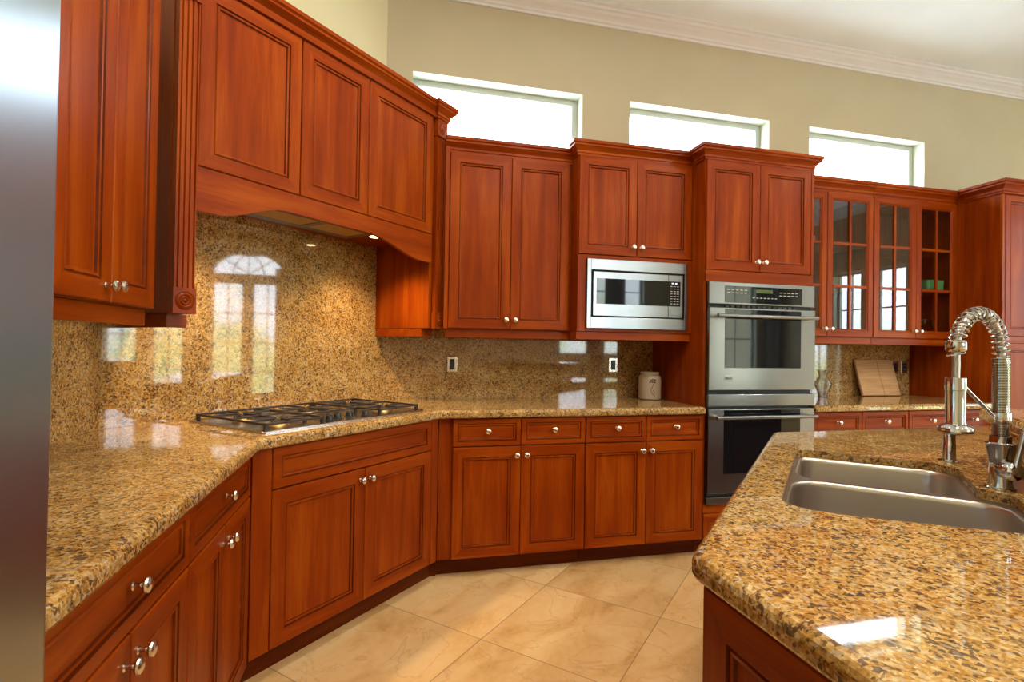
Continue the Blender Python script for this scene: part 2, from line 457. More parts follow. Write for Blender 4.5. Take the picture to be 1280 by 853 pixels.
def rect(x0, z0, x1, z1, y): return [(x0, y, z0), (x1, y, z0), (x1, y, z1), (x0, y, z1)]

def round_poly(pts, n=6):
    """pts = (x, y, r): polygon with rounded corners"""
    out = []; k = len(pts)
    for i in range(k):
        p = Vector(pts[i][:2]); r = pts[i][2]
        if r <= 0: out.append((p.x, p.y)); continue
        a = (Vector(pts[i - 1][:2]) - p).normalized(); b = (Vector(pts[(i + 1) % k][:2]) - p).normalized()
        ang = a.angle(b); d = r / math.tan(ang / 2); c = p + (a + b).normalized() * (r / math.sin(ang / 2))
        p0 = p + a * d; p1 = p + b * d
        a0 = math.atan2(p0.y - c.y, p0.x - c.x); a1 = math.atan2(p1.y - c.y, p1.x - c.x)
        da = (a1 - a0 + PI) % (2 * PI) - PI
        for j in range(n + 1):
            t = a0 + da * j / n
            out.append((c.x + r * math.cos(t), c.y + r * math.sin(t)))
    return out
def area(poly): return 0.5 * sum(poly[i - 1][0] * poly[i][1] - poly[i][0] * poly[i - 1][1] for i in range(len(poly)))
def inset_poly(poly, d, flags=None):
    """move every flagged edge (i -> i+1) of a CCW polygon inwards by d"""
    n = len(poly); out = []
    for i in range(n):
        e0 = i - 1; e1 = i
        def line(e):
            p = Vector(poly[e % n]); q = Vector(poly[(e + 1) % n]); dd = (q - p).normalized(); nn = Vector((-dd.y, dd.x))
            off = d if (flags is None or flags[e % n]) else 0.0
            return p + nn * off, dd
        p, a = line(e0); q, b = line(e1)
        cr = a.x * b.y - a.y * b.x
        if abs(cr) < 1e-6: out.append((q.x, q.y)); continue
        t = ((q.x - p.x) * b.y - (q.y - p.y) * b.x) / cr
        out.append((p.x + a.x * t, p.y + a.y * t))
    return out
def fill(outer, holes, z):
    loops = [[Vector((p[0], p[1], z)) for p in outer]] + [[Vector((p[0], p[1], z)) for p in h] for h in holes]
    tris = geometry.tessellate_polygon(loops)
    v = [p for lp in loops for p in lp]
    return v, [tuple(t) for t in tris]
def slab(mb, poly, prof, flags=None, holes=()):
    """stone slab with a shaped edge: prof = (inset, z) from underside to top"""
    if area(poly) < 0: poly = poly[::-1]; flags = flags
    loops = [[(x, y, z) for x, y in inset_poly(poly, d, flags)] for d, z in prof]
    mb.loft(loops, False, False)
    for lp, z in ((loops[0], prof[0][1]), (loops[-1], prof[-1][1])):
        v, f = fill([(p[0], p[1]) for p in lp], holes, z); mb.add(v, f)
    for h in holes:
        n = len(h); z0 = prof[0][1]; z1 = prof[-1][1]
        mb.add([(x, y, z0) for x, y in h] + [(x, y, z1) for x, y in h], [(i, (i + 1) % n, n + (i + 1) % n, n + i) for i in range(n)])
    return mb

# ------------------------------------------------------------------ cabinet parts
KNOB = None
def knob_mesh():
    global KNOB
    if KNOB is None:
        m = MB()
        m.lathe([(0.0085, 0.0), (0.0085, 0.002), (0.005, 0.004), (0.0045, 0.013), (0.007, 0.017), (0.0135, 0.021), (0.0155, 0.025), (0.0145, 0.029), (0.010, 0.032), (0.004, 0.0335)], 20, AX['-y'])
        o = m.build('knob', NICKEL); KNOB = o.data
        bpy.data.objects.remove(o)
    return KNOB
def knob(parent, x, y, z):
    o = bpy.data.objects.new('knob', knob_mesh()); COL.objects.link(o); o.parent = parent; o.location = (x, y, z)
    return o
DT = 0.02
def panel_loft(mb, x0, z0, x1, z1, t=DT, fw=0.055, yb=-0.0015, rec=0.010):
    L_ = [(0, yb), (0, -t + 0.003), (0.003, -t), (fw, -t), (fw + 0.002, -t + 0.005), (fw + 0.005, -t + 0.005), (fw + 0.008, -t + 0.002),
          (fw + 0.014, -t + 0.003), (fw + 0.017, -t + rec - 0.001), (fw + 0.019, -t + rec)]
    loops = [rect(x0 + i, z0 + i, x1 - i, z1 - i, y) for i, y in L_]
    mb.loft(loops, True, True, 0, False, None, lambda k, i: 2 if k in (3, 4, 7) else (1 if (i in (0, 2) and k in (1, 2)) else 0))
def front(parent, x0, z0, x1, z1, name='door', fw=0.055, kn=None, mats=None, rec=0.010):
    """a framed, recessed-panel door or drawer front; x0.. in the cabinet's own frame"""
    g = 0.0016
    m = MB(); panel_loft(m, x0 + g, z0 + g, x1 - g, z1 - g, fw=fw, rec=rec)
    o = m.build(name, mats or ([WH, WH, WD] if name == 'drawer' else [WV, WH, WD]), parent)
    for kx, kz in (kn or []):
        knob(o, kx, -DT, kz)
    return o
CROWN = [(0.0, 0.0), (0.008, 0.0), (0.008, 0.012), (0.013, 0.016), (0.013, 0.030), (0.022, 0.040), (0.036, 0.053), (0.041, 0.056), (0.041, 0.066), (0.050, 0.074), (0.050, 0.092), (0.0, 0.092)]
def crown(parent, path, z, k=1.0, name='crown_moulding'):
    m = MB(); m.sweep([(o * k, z + h * k) for o, h in CROWN], path)
    return m.build(name, WH, parent)
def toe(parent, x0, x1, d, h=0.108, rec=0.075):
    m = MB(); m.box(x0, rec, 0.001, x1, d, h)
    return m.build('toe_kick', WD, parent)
R45, R90 = PI / 4, PI / 2
BX = 'base cabinets along the walls'
WX = 'wall cabinets above the worktop'

# ================================================================== SETTING
XL, CD, YB = -1.09, 2.443, 3.445          # wall planes: left x, diagonal c, back y
XR, YR = 8.0, -4.0                        # far right and rear walls of the big room
p_ld = (XL, XL + CD / S2)                 # corner left / diagonal wall
p_db = (YB - CD / S2, YB)                 # corner diagonal / back wall
m = MB(); m.box(XL - 0.2, YR - 0.2, -0.12, XR + 0.2, YB + 0.25, 0.0)
tag(m.build('floor', FLOOR), 'beige travertine tile floor laid on the diagonal', 'floor', kind='structure')
m = MB(); m.box(XL - 0.2, YR - 0.2, CEIL, XR + 0.2, YB + 0.25, CEIL + 0.12)
tag(m.build('ceiling', CEILP), 'plain white ceiling above the white crown moulding', 'ceiling', kind='structure')

def wall_with_holes(name, a, b, z0, z1, th, holes, mat, label):
    """wall from plan point a to b; its room face is on the right of travel a->b; holes = (u0, z0, u1, z1, arch)"""
    a = Vector(a); b = Vector(b); ln = (b - a).length
    o = thing_dummy = None
    mbx = MB()
    us = sorted({0.0, ln} | {h[0] for h in holes} | {h[2] for h in holes})
    for u0, u1 in zip(us[:-1], us[1:]):
        hs = sorted([h for h in holes if h[0] <= u0 + 1e-6 and h[2] >= u1 - 1e-6], key=lambda h: h[1])
        z = z0
        for h in hs:
            if h[1] > z + 1e-6: mbx.box(u0, 0, z, u1, th, h[1])
            z = h[3]
        if z < z1: mbx.box(u0, 0, z, u1, th, z1)
    for h in holes:
        if len(h) > 4 and h[4]:   # spandrels of an arched head
            u0, _, u1, zt = h[:4]; uc = (u0 + u1) / 2; rr = (u1 - u0) / 2; hz = h[4]
            for sgn in (-1, 1):
                pts = []
                for k in range(13):
                    t = k / 12 * PI / 2
                    pts.append((uc + sgn * rr * math.cos(t), zt - hz + hz * math.sin(t)))
                pts.append((uc + sgn * rr, zt))
                n = len(pts)
                v = [(p[0], 0.001, p[1]) for p in pts] + [(p[0], th - 0.001, p[1]) for p in pts]
                f = [list(range(n))[::-1], list(range(n, 2 * n))] + [(i, (i + 1) % n, n + (i + 1) % n, n + i) for i in range(n)]
                mbx.add(v, f)
    w = mbx.build(name, mat)
    d = (b - a).normalized(); ang = math.atan2(d.y, d.x)
    w.location = (a.x, a.y, 0); w.rotation_euler = (0, 0, ang)
    tag(w, label, 'wall', kind='structure')
    return w
# room face is local y = 0 with the wall body towards local +y (left of travel)
WZ0, WZ1 = 2.50, 3.052
WIN = [(0.154, 1.338), (1.698, 2.883), (3.253, 4.426)]
wall_with_holes('wall_back', p_db, (XR, YB), 0, CEIL, 0.22, [(x0 - p_db[0], WZ0, x1 - p_db[0], WZ1) for x0, x1 in WIN], WALLP, 'tan painted wall with three high wide windows')
wall_with_holes('wall_diagonal', p_ld, p_db, 0, CEIL, 0.2, [], WALL_LIT, 'painted angled wall above the hood cabinet, light put into its paler tone')
wall_with_holes('wall_left', (XL, YR), p_ld, 0, CEIL, 0.2, [], WALL_LIT, 'painted wall behind the refrigerator')
RH = [(YB - 1.42, 0.02, YB - 0.08, 3.06, 0.45), (YB + 0.38, 0.1, YB + 0.95, 2.68), (YB + 1.18, 0.1, YB + 1.75, 2.68), (YB + 6.42, 0.1, YB + 6.98, 2.68)]
wall_with_holes('wall_right', (XR, YB), (XR, YR), 0, CEIL, 0.2, RH, WALLP, 'far painted wall with an arched window, seen only in reflections')
BH = [(XR - 7.72, 0.1, XR - 6.85, 2.9), (XR - 5.25, 1.10, XR - 3.75, 2.9)]
wall_with_holes('wall_rear', (XR, YR), (XL, YR), 0, CEIL, 0.2, BH, WALLP, 'painted wall behind the viewer with tall windows')

def window(name, a, b, h, cols, rows, label, depth=0.10, fw=0.045, arch=0.0, split=None, mw=0.022):
    """casement frame and pane set into a wall opening; a, b = wall ends, h = opening"""
    a = Vector(a); b = Vector(b); d = (b - a).normalized(); ang = math.atan2(d.y, d.x)
    u0, z0, u1, z1 = h[:4]
    w = thing(name, label, 'window', (a.x + d.x * u0, a.y + d.y * u0, z0), ang, kind='structure')
    W, H = u1 - u0, z1 - z0
    f = MB(); y0, y1 = depth, depth + 0.05
    f.box(0, y0, 0, fw, y1, H); f.box(W - fw, y0, 0, W, y1, H); f.box(fw, y0, 0, W - fw, y1, fw); f.box(fw, y0, H - fw, W - fw, y1, H)
    zs = H - fw
    if arch:
        zs = H - arch - 0.17
        f.box(fw, y0, zs, W - fw, y1, zs + 0.2)
        for rr in (0.42,):
            pts = [(W / 2 + W * rr * 0.5 * math.cos(t), (y0 + y1) / 2, zs + 0.2 + arch * 0.85 * math.sin(t)) for t in [k * PI / 12 for k in range(13)]]
            f.tube(pts, 0.013, 6)
        for t in (PI * 0.25, PI * 0.5, PI * 0.75):
            f.tube([(W / 2, (y0 + y1) / 2, zs + 0.2), (W / 2 + W * 0.5 * math.cos(t), (y0 + y1) / 2, zs + 0.2 + arch * math.sin(t))], 0.012, 6)
    if split:
        f.box(W / 2 - split / 2, y0, fw, W / 2 + split / 2, y1, zs)
    segs = [(fw, W / 2 - split / 2), (W / 2 + split / 2, W - fw)] if split else [(fw, W - fw)]
    for s0, s1 in segs:
        for k in range(1, cols):
            x = s0 + (s1 - s0) * k / cols
            f.box(x - mw / 2, y0 + 0.01, fw, x + mw / 2, y1 - 0.01, zs)
        for k in range(1, rows):
            z = fw + (zs - fw) * k / rows
            f.box(s0, y0 + 0.01, z - mw / 2, s1, y1 - 0.01, z + mw / 2)
    f.build('window_frame', FRAMEW, w, bevel=0.004)
    if not arch:
        r = MB(); e_ = 0.003
        r.box(0.0, 0.0005, 0.0, e_, depth, H); r.box(W - e_, 0.0005, 0.0, W, depth, H); r.box(e_, 0.0005, 0.0, W - e_, depth, e_); r.box(e_, 0.0005, H - e_, W - e_, depth, H)
        r.build('window_reveal', REVEAL, w)
    g = MB(); g.box(fw * 0.5, y0 + 0.022, fw * 0.5, W - fw * 0.5, y0 + 0.028, H - (fw * 0.5 if not arch else 0.0))
    g.build('window_pane', PANE, w)
    return w
for i, ((x0, x1), lab) in enumerate(zip(WIN, ('white high window above the tall double-door cabinet, leftmost of the row', 'white high window above the microwave cabinet, middle of the row', 'white high window above the glass-door cabinets, rightmost of the row'))):
    window('window_%d' % (i + 1), p_db, (XR, YB), (x0 - p_db[0], WZ0, x1 - p_db[0], WZ1), 1, 1, lab)
window('window_4', (XR, YB), (XR, YR), RH[0], 2, 4, 'arched garden door mirrored in the granite behind the cooktop', arch=0.45, split=0.22)
window('window_5', (XR, YB), (XR, YR), RH[1], 2, 4, 'narrow garden window mirrored in the third glass cabinet door')
window('window_6', (XR, YB), (XR, YR), RH[2], 2, 4, 'narrow garden window mirrored in the second glass cabinet door')
window('window_9', (XR, YB), (XR, YR), RH[3], 2, 4, 'narrow garden window mirrored at the right of the oven glass')
for i, hh in enumerate(BH):
    window('window_%d' % (7 + i), (XR, YR), (XL, YR), hh, 2, 4, ('garden window behind the viewer beside the dining corner', 'high-silled garden window behind the viewer')[i])
# ceiling crown moulding
m = MB()
cm = [(0, 0), (0.012, 0), (0.012, 0.016), (0.022, 0.022), (0.026, 0.036), (0.040, 0.048), (0.062, 0.056), (0.074, 0.068), (0.088, 0.072), (0.092, 0.088), (0.110, 0.094), (0.110, 0.108), (0, 0.108)]
m.sweep([(o, 3.552 + h) for o, h in cm], [(XL, YR + 0.01), p_ld, p_db, (XR - 0.01, YB)])
tag(m.build('trim_1', TRIMW), 'white stepped crown moulding between wall and ceiling', 'moulding', kind='structure')

# ================================================================== BASE CABINETS
ZT, ZS, ZD = 0.871, 0.715, 0.110     # cabinet top, drawer/door split, door bottom
# back run: two two-drawer, two-door units
def base_two(name, label, x, w, loc, rot, depth, filler=0.0, dw=0.0, split_drawer=True, knob_top=True):
    t = thing(name, label, 'base cabinet', loc, rot, BX)
    b = MB(); b.box(0, 0.0, 0.108, w, depth, ZT)
    b.build('body', [WV], t)
    toe(t, 0, w, depth)
    x0 = filler; mid = (x0 + w) / 2
    if split_drawer:
        for a, c in ((x0, mid), (mid, w)):
            front(t, a, ZS, c, ZT - 0.003, 'drawer', 0.026, [((a + c) / 2, 0.80)], rec=0.008)
    else:
        front(t, x0, ZS, w, ZT - 0.003, 'drawer', 0.03, [((x0 + w) / 2, 0.80)], rec=0.008)
    for a, c, kx in ((x0, mid, mid - 0.028), (mid, w, mid + 0.028)):
        front(t, a, ZD, c, ZS - 0.002, 'door', 0.055, [(kx, 0.664)])
    return t
t = base_two('base_cabinet', 'cherry base cabinet with two drawers, right of the angled cooktop cabinet', 0, 1.133 - 0.300, (0.300, 2.82, 0), 0, 0.61, filler=0.071)
t = base_two('base_cabinet', 'cherry base cabinet with two drawers, left of the wall ovens', 0, 1.897 - 1.136, (1.136, 2.82, 0), 0, 0.61)
# left run
t = base_two('base_cabinet', 'cherry base cabinet with one wide drawer, nearest the refrigerator', 0, 0.603, (-0.47, 0.826, 0), R90, 0.60, split_drawer=False)
t = base_two('base_cabinet', 'cherry base cabinet with one wide drawer, left of the angled cooktop cabinet', 0, 0.603, (-0.47, 1.432, 0), R90, 0.60, split_drawer=False)
# diagonal cooktop cabinet, in the frame s - S0, c - 1.792
S0 = 1.145
t = thing('base_cabinet', 'angled cherry base cabinet under the gas cooktop with one wide false drawer', 'base cabinet', diag(S0, 1.792), R45, BX)
def loc45(x, y): return ((x + y) * S2 - S0, (y - x) * S2 - 1.792)
b = MB()
poly = [loc45(-0.47, 2.064), loc45(0.286, 2.82), loc45(0.296, 2.82), loc45(0.296, 3.40), loc45(0.03, 3.40), loc45(-1.05, 2.33), loc45(-1.05, 2.04), loc45(-0.47, 2.04)]
b.prism(poly, 0.108, ZT); b.build('body', [WV], t)
b = MB()
poly = [loc45(-0.53, 2.079), loc45(0.266, 2.875), loc45(0.30, 2.875), loc45(0.30, 3.38), loc45(0.03, 3.38), loc45(-1.03, 2.33), loc45(-1.03, 2.04), loc45(-0.53, 2.04)]
b.prism(poly, 0.001, 0.108); b.build('toe_kick', WD, t)
b = MB(); b.box(-0.008, -0.018, ZD, 1.217 - S0 - 0.002, 0.004, ZT - 0.002); b.build('corner_stile', WV, t, bevel=0.0015)
b = MB(); b.box(2.139 - S0, -0.018, ZD, 2.186 - S0, 0.004, ZT - 0.002); b.build('corner_stile', WV, t, bevel=0.0015)
b = MB()
front(t, 1.217 - S0, ZS - 0.006, 2.137 - S0, ZT - 0.003, 'drawer', 0.035, None, rec=0.008)
front(t, 1.217 - S0, ZD, 1.678 - S0, ZS - 0.008, 'door', 0.058, [(1.678 - 0.028 - S0, 0.658)])
front(t, 1.678 - S0, ZD, 2.137 - S0, ZS - 0.008, 'door', 0.058, [(1.678 + 0.028 - S0, 0.658)])
# right run under the glass cabinets
for x, w, lab in ((2.695, 0.782, 'cherry base cabinet with two drawers, right of the wall ovens'), (3.48, 0.768, 'cherry base cabinet with two drawers, left of the tall pantry cabinet')):
    base_two('base_cabinet', lab, 0, w, (x, 2.82, 0), 0, 0.61)

# ================================================================== WORKTOPS
EDGE = [(0.010, 0.8715), (0.003, 0.875), (0.0, 0.881), (0.0, 0.898), (0.003, 0.907), (0.009, 0.9125), (0.018, 0.915)]
g_ = 0.004
ld = (-0.42, 1.747 / S2 - 0.42); db = (2.775 - 1.747 / S2, 2.775)
poly = [(XL + g_, 0.80), (-0.42, 0.80), ld, db, (1.894, 2.775), (1.894, YB - g_), (p_db[0] + 0.002, YB - g_), (XL + g_, p_ld[1] - 0.002)]
m = MB(); slab(m, poly, EDGE, [True, True, True, True, True, False, False, False])
tag(m.build('worktop', GR), 'polished golden granite worktop running under the cooktop, left wall to ovens', 'worktop')
m = MB(); slab(m, [(2.694, 2.775), (4.247, 2.775), (4.247, YB - g_), (2.694, YB - g_)], EDGE, [True, False, False, False])
tag(m.build('worktop', GR), 'short golden granite worktop below the glass-door cabinets', 'worktop')

# granite splashbacks
sp_ld = (-1.065, -1.065 + 2.418 / S2); sp_db = (3.42 - 2.418 / S2, 3.42)
def splash(name, label, quad, z0, z1):
    m = MB(); m.prism(quad, z0, z1)
    return tag(m.build(name, GR), label, 'backsplash', 'granite backsplash slabs')
gb = 0.003
splash('granite_backsplash', 'granite backsplash slab on the left wall beside the refrigerator', [(-1.065, 0.80), sp_ld, (XL + gb, p_ld[1]), (XL + gb, 0.80)], 0.9155, 1.37)
splash('granite_backsplash', 'tall granite backsplash slab behind the gas cooktop', [sp_ld, sp_db, (p_db[0], p_db[1] - 0.004), (p_ld[0] + 0.004, p_ld[1])], 0.9155, 1.875)
splash('granite_backsplash', 'granite backsplash slab behind the cream jar', [sp_db, (1.894, 3.42), (1.894, YB - gb), (p_db[0] + 0.002, YB - gb)], 0.9155, 1.37)
splash('granite_backsplash', 'granite backsplash slab behind the cutting board', [(2.694, 3.42), (4.247, 3.42), (4.247, YB - gb), (2.694, YB - gb)], 0.9155, 1.37)

# ================================================================== WALL CABINETS
def light_rail(parent, path, z0, z1, th=0.02):
    m = MB(); m.sweep([(0, z0), (0.0, z1), (-th, z1), (-th, z0)], path)
    return m.build('light_rail', WH, parent, bevel=0.0015)
# tall two-door cabinet between hood and microwave (door faces at y = 3.05)
t = thing('wall_cabinet', 'tall cherry two-door wall cabinet between the hood and the microwave', 'wall cabinet', (0.352, 3.07, 0), 0, WX)
w = 1.1265 - 0.352
b = MB(); b.box(0, 0, 1.362, w, 0.348, 2.484); b.build('body', WV, t)
b = MB(); b.box(-0.012, -0.015, 1.362, 0.010, -0.0005, 2.48); b.build('filler_stile', WV, t)
front(t, 0.013, 1.364, 0.386, 2.402, 'door', 0.055, [(0.386 - 0.028, 1.421)])
front(t, 0.386, 1.364, 0.757, 2.402, 'door', 0.055, [(0.386 + 0.028, 1.421)])
crown(t, [(-0.015, 0.0), (w, 0.0)], 2.404, 0.92)
light_rail(t, [(0.0, 0.012), (w, 0.012)], 1.312, 1.361)
# microwave cabinet (faces at y = 2.948)
t = thing('wall_cabinet', 'cherry wall cabinet with two doors above the built-in microwave', 'wall cabinet', (1.128, 2.966, 0), 0, WX)
w = 1.898 - 1.128; d = 3.416 - 2.966
b = MB()
b.box(0, 0, 1.362, 0.02, d, 2.509); b.box(w - 0.02, 0, 1.362, w, d, 2.509)
b.box(0.02, 0, 1.362, w - 0.02, d, 1.395); b.box(0.02, 0, 1.79, w - 0.02, d, 2.509); b.box(0.02, d - 0.02, 1.395, w - 0.02, d, 1.79)
b.build('body', WV, t)
b = MB()   # face frame around the microwave
b.box(0.0, -0.018, 1.362, 0.052, -0.0005, 1.824); b.box(w - 0.045, -0.018, 1.362, w, -0.0005, 1.824)
b.box(0.052, -0.018, 1.362, w - 0.045, -0.0005, 1.381, 1); b.box(0.052, -0.018, 1.80, w - 0.045, -0.0005, 1.824, 1)
b.build('face_frame', [WV, WH], t, bevel=0.001)
mid = 1.513 - 1.128
front(t, 0.002, 1.828, mid, 2.430, 'door', 0.055, [(mid - 0.028, 1.885)])
front(t, mid, 1.828, w - 0.002, 2.430, 'door', 0.055, [(mid + 0.028, 1.885)])
crown(t, [(0, 0.055), (0, 0.0), (w, 0.0)], 2.432, 0.9)
light_rail(t, [(0, 0.25), (0.0, -0.006), (w, -0.006)], 1.312, 1.361)
# built-in microwave
t = thing('microwave', 'built-in stainless steel microwave with a black glass door', 'microwave', (1.182, 2.948, 1.381), 0)
W, H = 1.859 - 1.182, 0.419
b = MB()
fx0, fx1, fz0, fz1 = 0.026, W - 0.022, 0.068, H - 0.066
b.box(0, -0.020, 0, fx0, -0.001, H, 1); b.box(fx1, -0.020, 0, W, -0.001, H, 1); b.box(fx0, -0.020, 0, fx1, -0.001, fz0); b.box(fx0, -0.020, fz1, fx1, -0.001, H)
b.build('trim_frame', [STEELH, STEELH], t, bevel=0.002)
b = MB(); b.box(fx0 - 0.002, 0.0, fz0 - 0.001, fx1 + 0.002, 0.40, fz1 + 0.001); b.build('oven_body', DARKGAP, t)
b = MB()
dx0, dx1, dz0, dz1 = fx0 + 0.015, fx1 - 0.010, fz0 + 0.008, fz1 - 0.010
px = dx0 + (dx1 - dx0) * 0.835
wx0, wz0, wz1 = dx0 + 0.022, dz0 + 0.072, dz1 - 0.040
b.box(dx0, -0.016, dz0, px - 0.001, -0.001, dz1); b.build('door', STEELH, t, bevel=0.0015)
b = MB(); b.box(wx0, -0.0185, wz0, px - 0.0015, -0.0158, wz1); wn = b.build('door_window', BLACKGLASS, t)
b = MB(); b.box(px + 0.001, -0.016, dz0, dx1, -0.001, dz1); cp = b.build('control_panel', STEELH, t, bevel=0.0015)
b = MB(); b.box(px + 0.002, -0.0185, wz0, dx1 - 0.018, -0.0158, wz1); b.build('touch_panel', BLACKGLASS, cp)
b = MB()
for r in range(8):
    for c in range(3):
        b.box(px + 0.012 + c * 0.022, -0.0192, wz0 + 0.014 + r * 0.0155, px + 0.026 + c * 0.022, -0.0184, wz0 + 0.018 + r * 0.0155)
b.build('key_legend', WHITEMARK, cp)
b = MB(); b.box(px + 0.020, -0.0192, wz1 - 0.016, px + 0.034, -0.0184, wz1 - 0.008); b.box(px + 0.044, -0.0192, wz1 - 0.016, px + 0.058, -0.0184, wz1 - 0.008)
b.build('indicator', plain('blue_white_indicator', (0.5, 0.55, 0.7), 0.4, emit=((0.6, 0.65, 0.9), 0.6)), cp)
b = MB(); b.box(px + 0.014, -0.019, dz0 + 0.014, dx1 - 0.016, -0.0155, dz0 + 0.052); b.build('open_button', STEELH, cp, bevel=0.002)
b = MB(); b.box((dx0 + px) / 2 - 0.016, -0.0172, dz0 + 0.028, (dx0 + px) / 2 + 0.016, -0.0158, dz0 + 0.042); b.build('badge', STEELH, t, bevel=0.001)

# ---- hood cabinet on the diagonal, local x = s - 0.945, local y = c - 1.990
HS, HC = 0.945, 1.990
t = thing('hood_cabinet', 'cherry hood cabinet with three doors and an arched valance over the cooktop', 'range hood cabinet', diag(HS, HC), R45, WX)
x0, x1 = 0.077, 2.345 - HS
SOF = 1.865
b = MB(); b.box(x0, 0.0, 1.905, x1, 0.425, 2.60); b.box(x0, 0.012, SOF, x1, 0.425, 1.905); b.build('body', WV, t)
# side wings that carry the hood down to the wall-cabinet line
b = MB(); b.prism([(0.0, 0.0), (x0, 0.0), (x0, 0.425), (0.0, 0.425)], 1.362, 2.60)
b.build('side_panel', WV, t)
b = MB(); b.prism([(x1, 0.0), (2.452 - HS, 0.0), (2.452 - HS, 0.386), (x1 + 0.03, 0.425), (x1, 0.425)], 1.362, 2.60)
b.build('side_panel', WV, t)
b = MB(); b.box(0.02, 0.05, 1.312, 0.09, 0.07, 1.361, 0); b.box(0.02, 0.07, 1.312, 0.04, 0.42, 1.361); b.build('light_rail', WH, t, bevel=0.001)
b = MB(); b.box(x1 + 0.002, 0.07, 1.312, x1 + 0.022, 0.42, 1.361); b.box(x1 + 0.002, 0.05, 1.312, x1 + 0.10, 0.07, 1.361); b.build('light_rail', WH, t, bevel=0.001)
# doors
hd = [1.022, 1.458, 1.850, 2.343]
for a, c in zip(hd[:-1], hd[1:]):
    front(t, a - HS + 0.001, 1.905, c - HS - 0.001, 2.592, 'door', 0.056)
# arched valance
b = MB(); pts = []
for k in range(33):
    u = k / 32; x = x0 + 0.001 + (x1 - x0 - 0.002) * u
    def sm(q): q = max(0, min(1, q)); return q * q * (3 - 2 * q)
    z = 1.742 + 0.080 * sm((u - 0.06) / 0.22) * sm((0.94 - u) / 0.30)
    pts.append((x, z))
front_ = [(x, -0.016, z) for x, z in pts] + [(x1 - 0.001, -0.016, 1.904), (x0 + 0.001, -0.016, 1.904)]
back_ = [(x, 0.006, z) for x, z in pts] + [(x1 - 0.001, 0.006, 1.904), (x0 + 0.001, 0.006, 1.904)]
n = len(front_)
vf, ff = [], []
b.add(front_ + back_, [list(range(n))[::-1], list(range(n, 2 * n))] + [(i, (i + 1) % n, n + (i + 1) % n, n + i) for i in range(n)])
b.build('valance', WH, t)
# pilasters with flutes and rosettes
def pilaster(px0, px1, parent):
    b = MB(); yb, yf = -0.0005, -0.030
    k = 4; wv = (px1 - px0); poly = [(px0 + 0.003, yb), (px1 - 0.003, yb), (px1 - 0.003, yf)]
    step = (wv - 0.006) / k
    for i in range(k):
        xr = px1 - 0.003 - i * step
        poly += [(xr - step * 0.5 + step * 0.30, yf), (xr - step * 0.5 + step * 0.14, yf + 0.006), (xr - step * 0.5 - step * 0.14, yf + 0.006), (xr - step * 0.5 - step * 0.30, yf)]
    poly += [(px0 + 0.003, yf)]
    b.prism(poly[::-1], 1.452, 2.492)
    o = b.build('pilaster', WV, parent)
    for z0, z1 in ((1.360, 1.453), (2.491, 2.590)):
        r = MB(); r.box(px0 - 0.001, -0.036, z0, px1 + 0.001, yb, z1); cx = (px0 + px1) / 2; cz = (z0 + z1) / 2
        RM = T(cx, -0.036, cz) @ AX['-y']
        r.lathe([(0.0335, 0.0003), (0.0315, 0.0012), (0.0300, 0.0003)], 28, RM, 1, True, False, False)
        r.lathe([(0.0300, 0.0003), (0.0270, 0.0030), (0.0225, 0.0042), (0.0195, 0.0026), (0.0185, 0.0016)], 28, RM, 0, True, False, False)
        r.lathe([(0.0185, 0.0016), (0.0170, 0.0010), (0.0155, 0.0016)], 28, RM, 1, True, False, False)
        r.lathe([(0.0155, 0.0016), (0.0125, 0.0042), (0.0095, 0.0030)], 28, RM, 0, True, False, False)
        r.lathe([(0.0095, 0.0030), (0.0080, 0.0024), (0.0068, 0.0030)], 28, RM, 1, True, False, False)
        r.lathe([(0.0068, 0.0030), (0.0045, 0.0056), (0.0010, 0.0064)], 28, RM, 0, True, False, True)
        r.build('rosette', [WV, WD], o)
    return o
pilaster(0.0, 0.0765, t); pilaster(2.366 - HS, 2.452 - HS, t)
ch = 2.592
crown(t, [(-0.0, 0.30), (0.0, -0.034), (0.078, -0.034), (0.078, -0.012), (2.362 - HS, -0.012), (2.362 - HS, -0.034), (2.454 - HS, -0.034), (2.454 - HS, 0.30)], ch, 0.95)
b = MB(); b.box(0.004, -0.03, ch + 0.002, 2.45 - HS, 0.42, ch + 0.03); b.box(x0, -0.010, 2.5925, x1, 0.3, 2.60); b.build('top_board', WH, t)
# hood insert
t = thing('range_hood', 'stainless hood insert with filters and lamps, under the arched valance', 'range hood', diag(1.70, 2.20, SOF), R45)
b = MB(); hw, hd2 = 0.31, 0.115
for q in ((-hw, -hd2, -0.014, hw, -hd2 + 0.03, -0.001), (-hw, hd2 - 0.045, -0.014, hw, hd2, -0.001), (-hw, -hd2 + 0.03, -0.014, -hw + 0.03, hd2 - 0.045, -0.001), (hw - 0.03, -hd2 + 0.03, -0.014, hw, hd2 - 0.045, -0.001), (-0.02, -hd2 + 0.03, -0.014, 0.02, hd2 - 0.045, -0.001)):
    b.box(*q)
b.build('insert_frame', plain('hood_steel', (0.30, 0.27, 0.24), 0.35, 1.0), t, bevel=0.002)
for xa, xb in ((-hw + 0.031, -0.021), (0.021, hw - 0.031)):
    b = MB(); b.box(xa, -hd2 + 0.031, -0.008, xb, hd2 - 0.046, -0.001)
    for k in range(12):
        y = -hd2 + 0.036 + k * (2 * hd2 - 0.088) / 11
        b.box(xa, y - 0.003, -0.011, xb, y + 0.003, -0.0075)
    b.build('filter', FILTER, t)
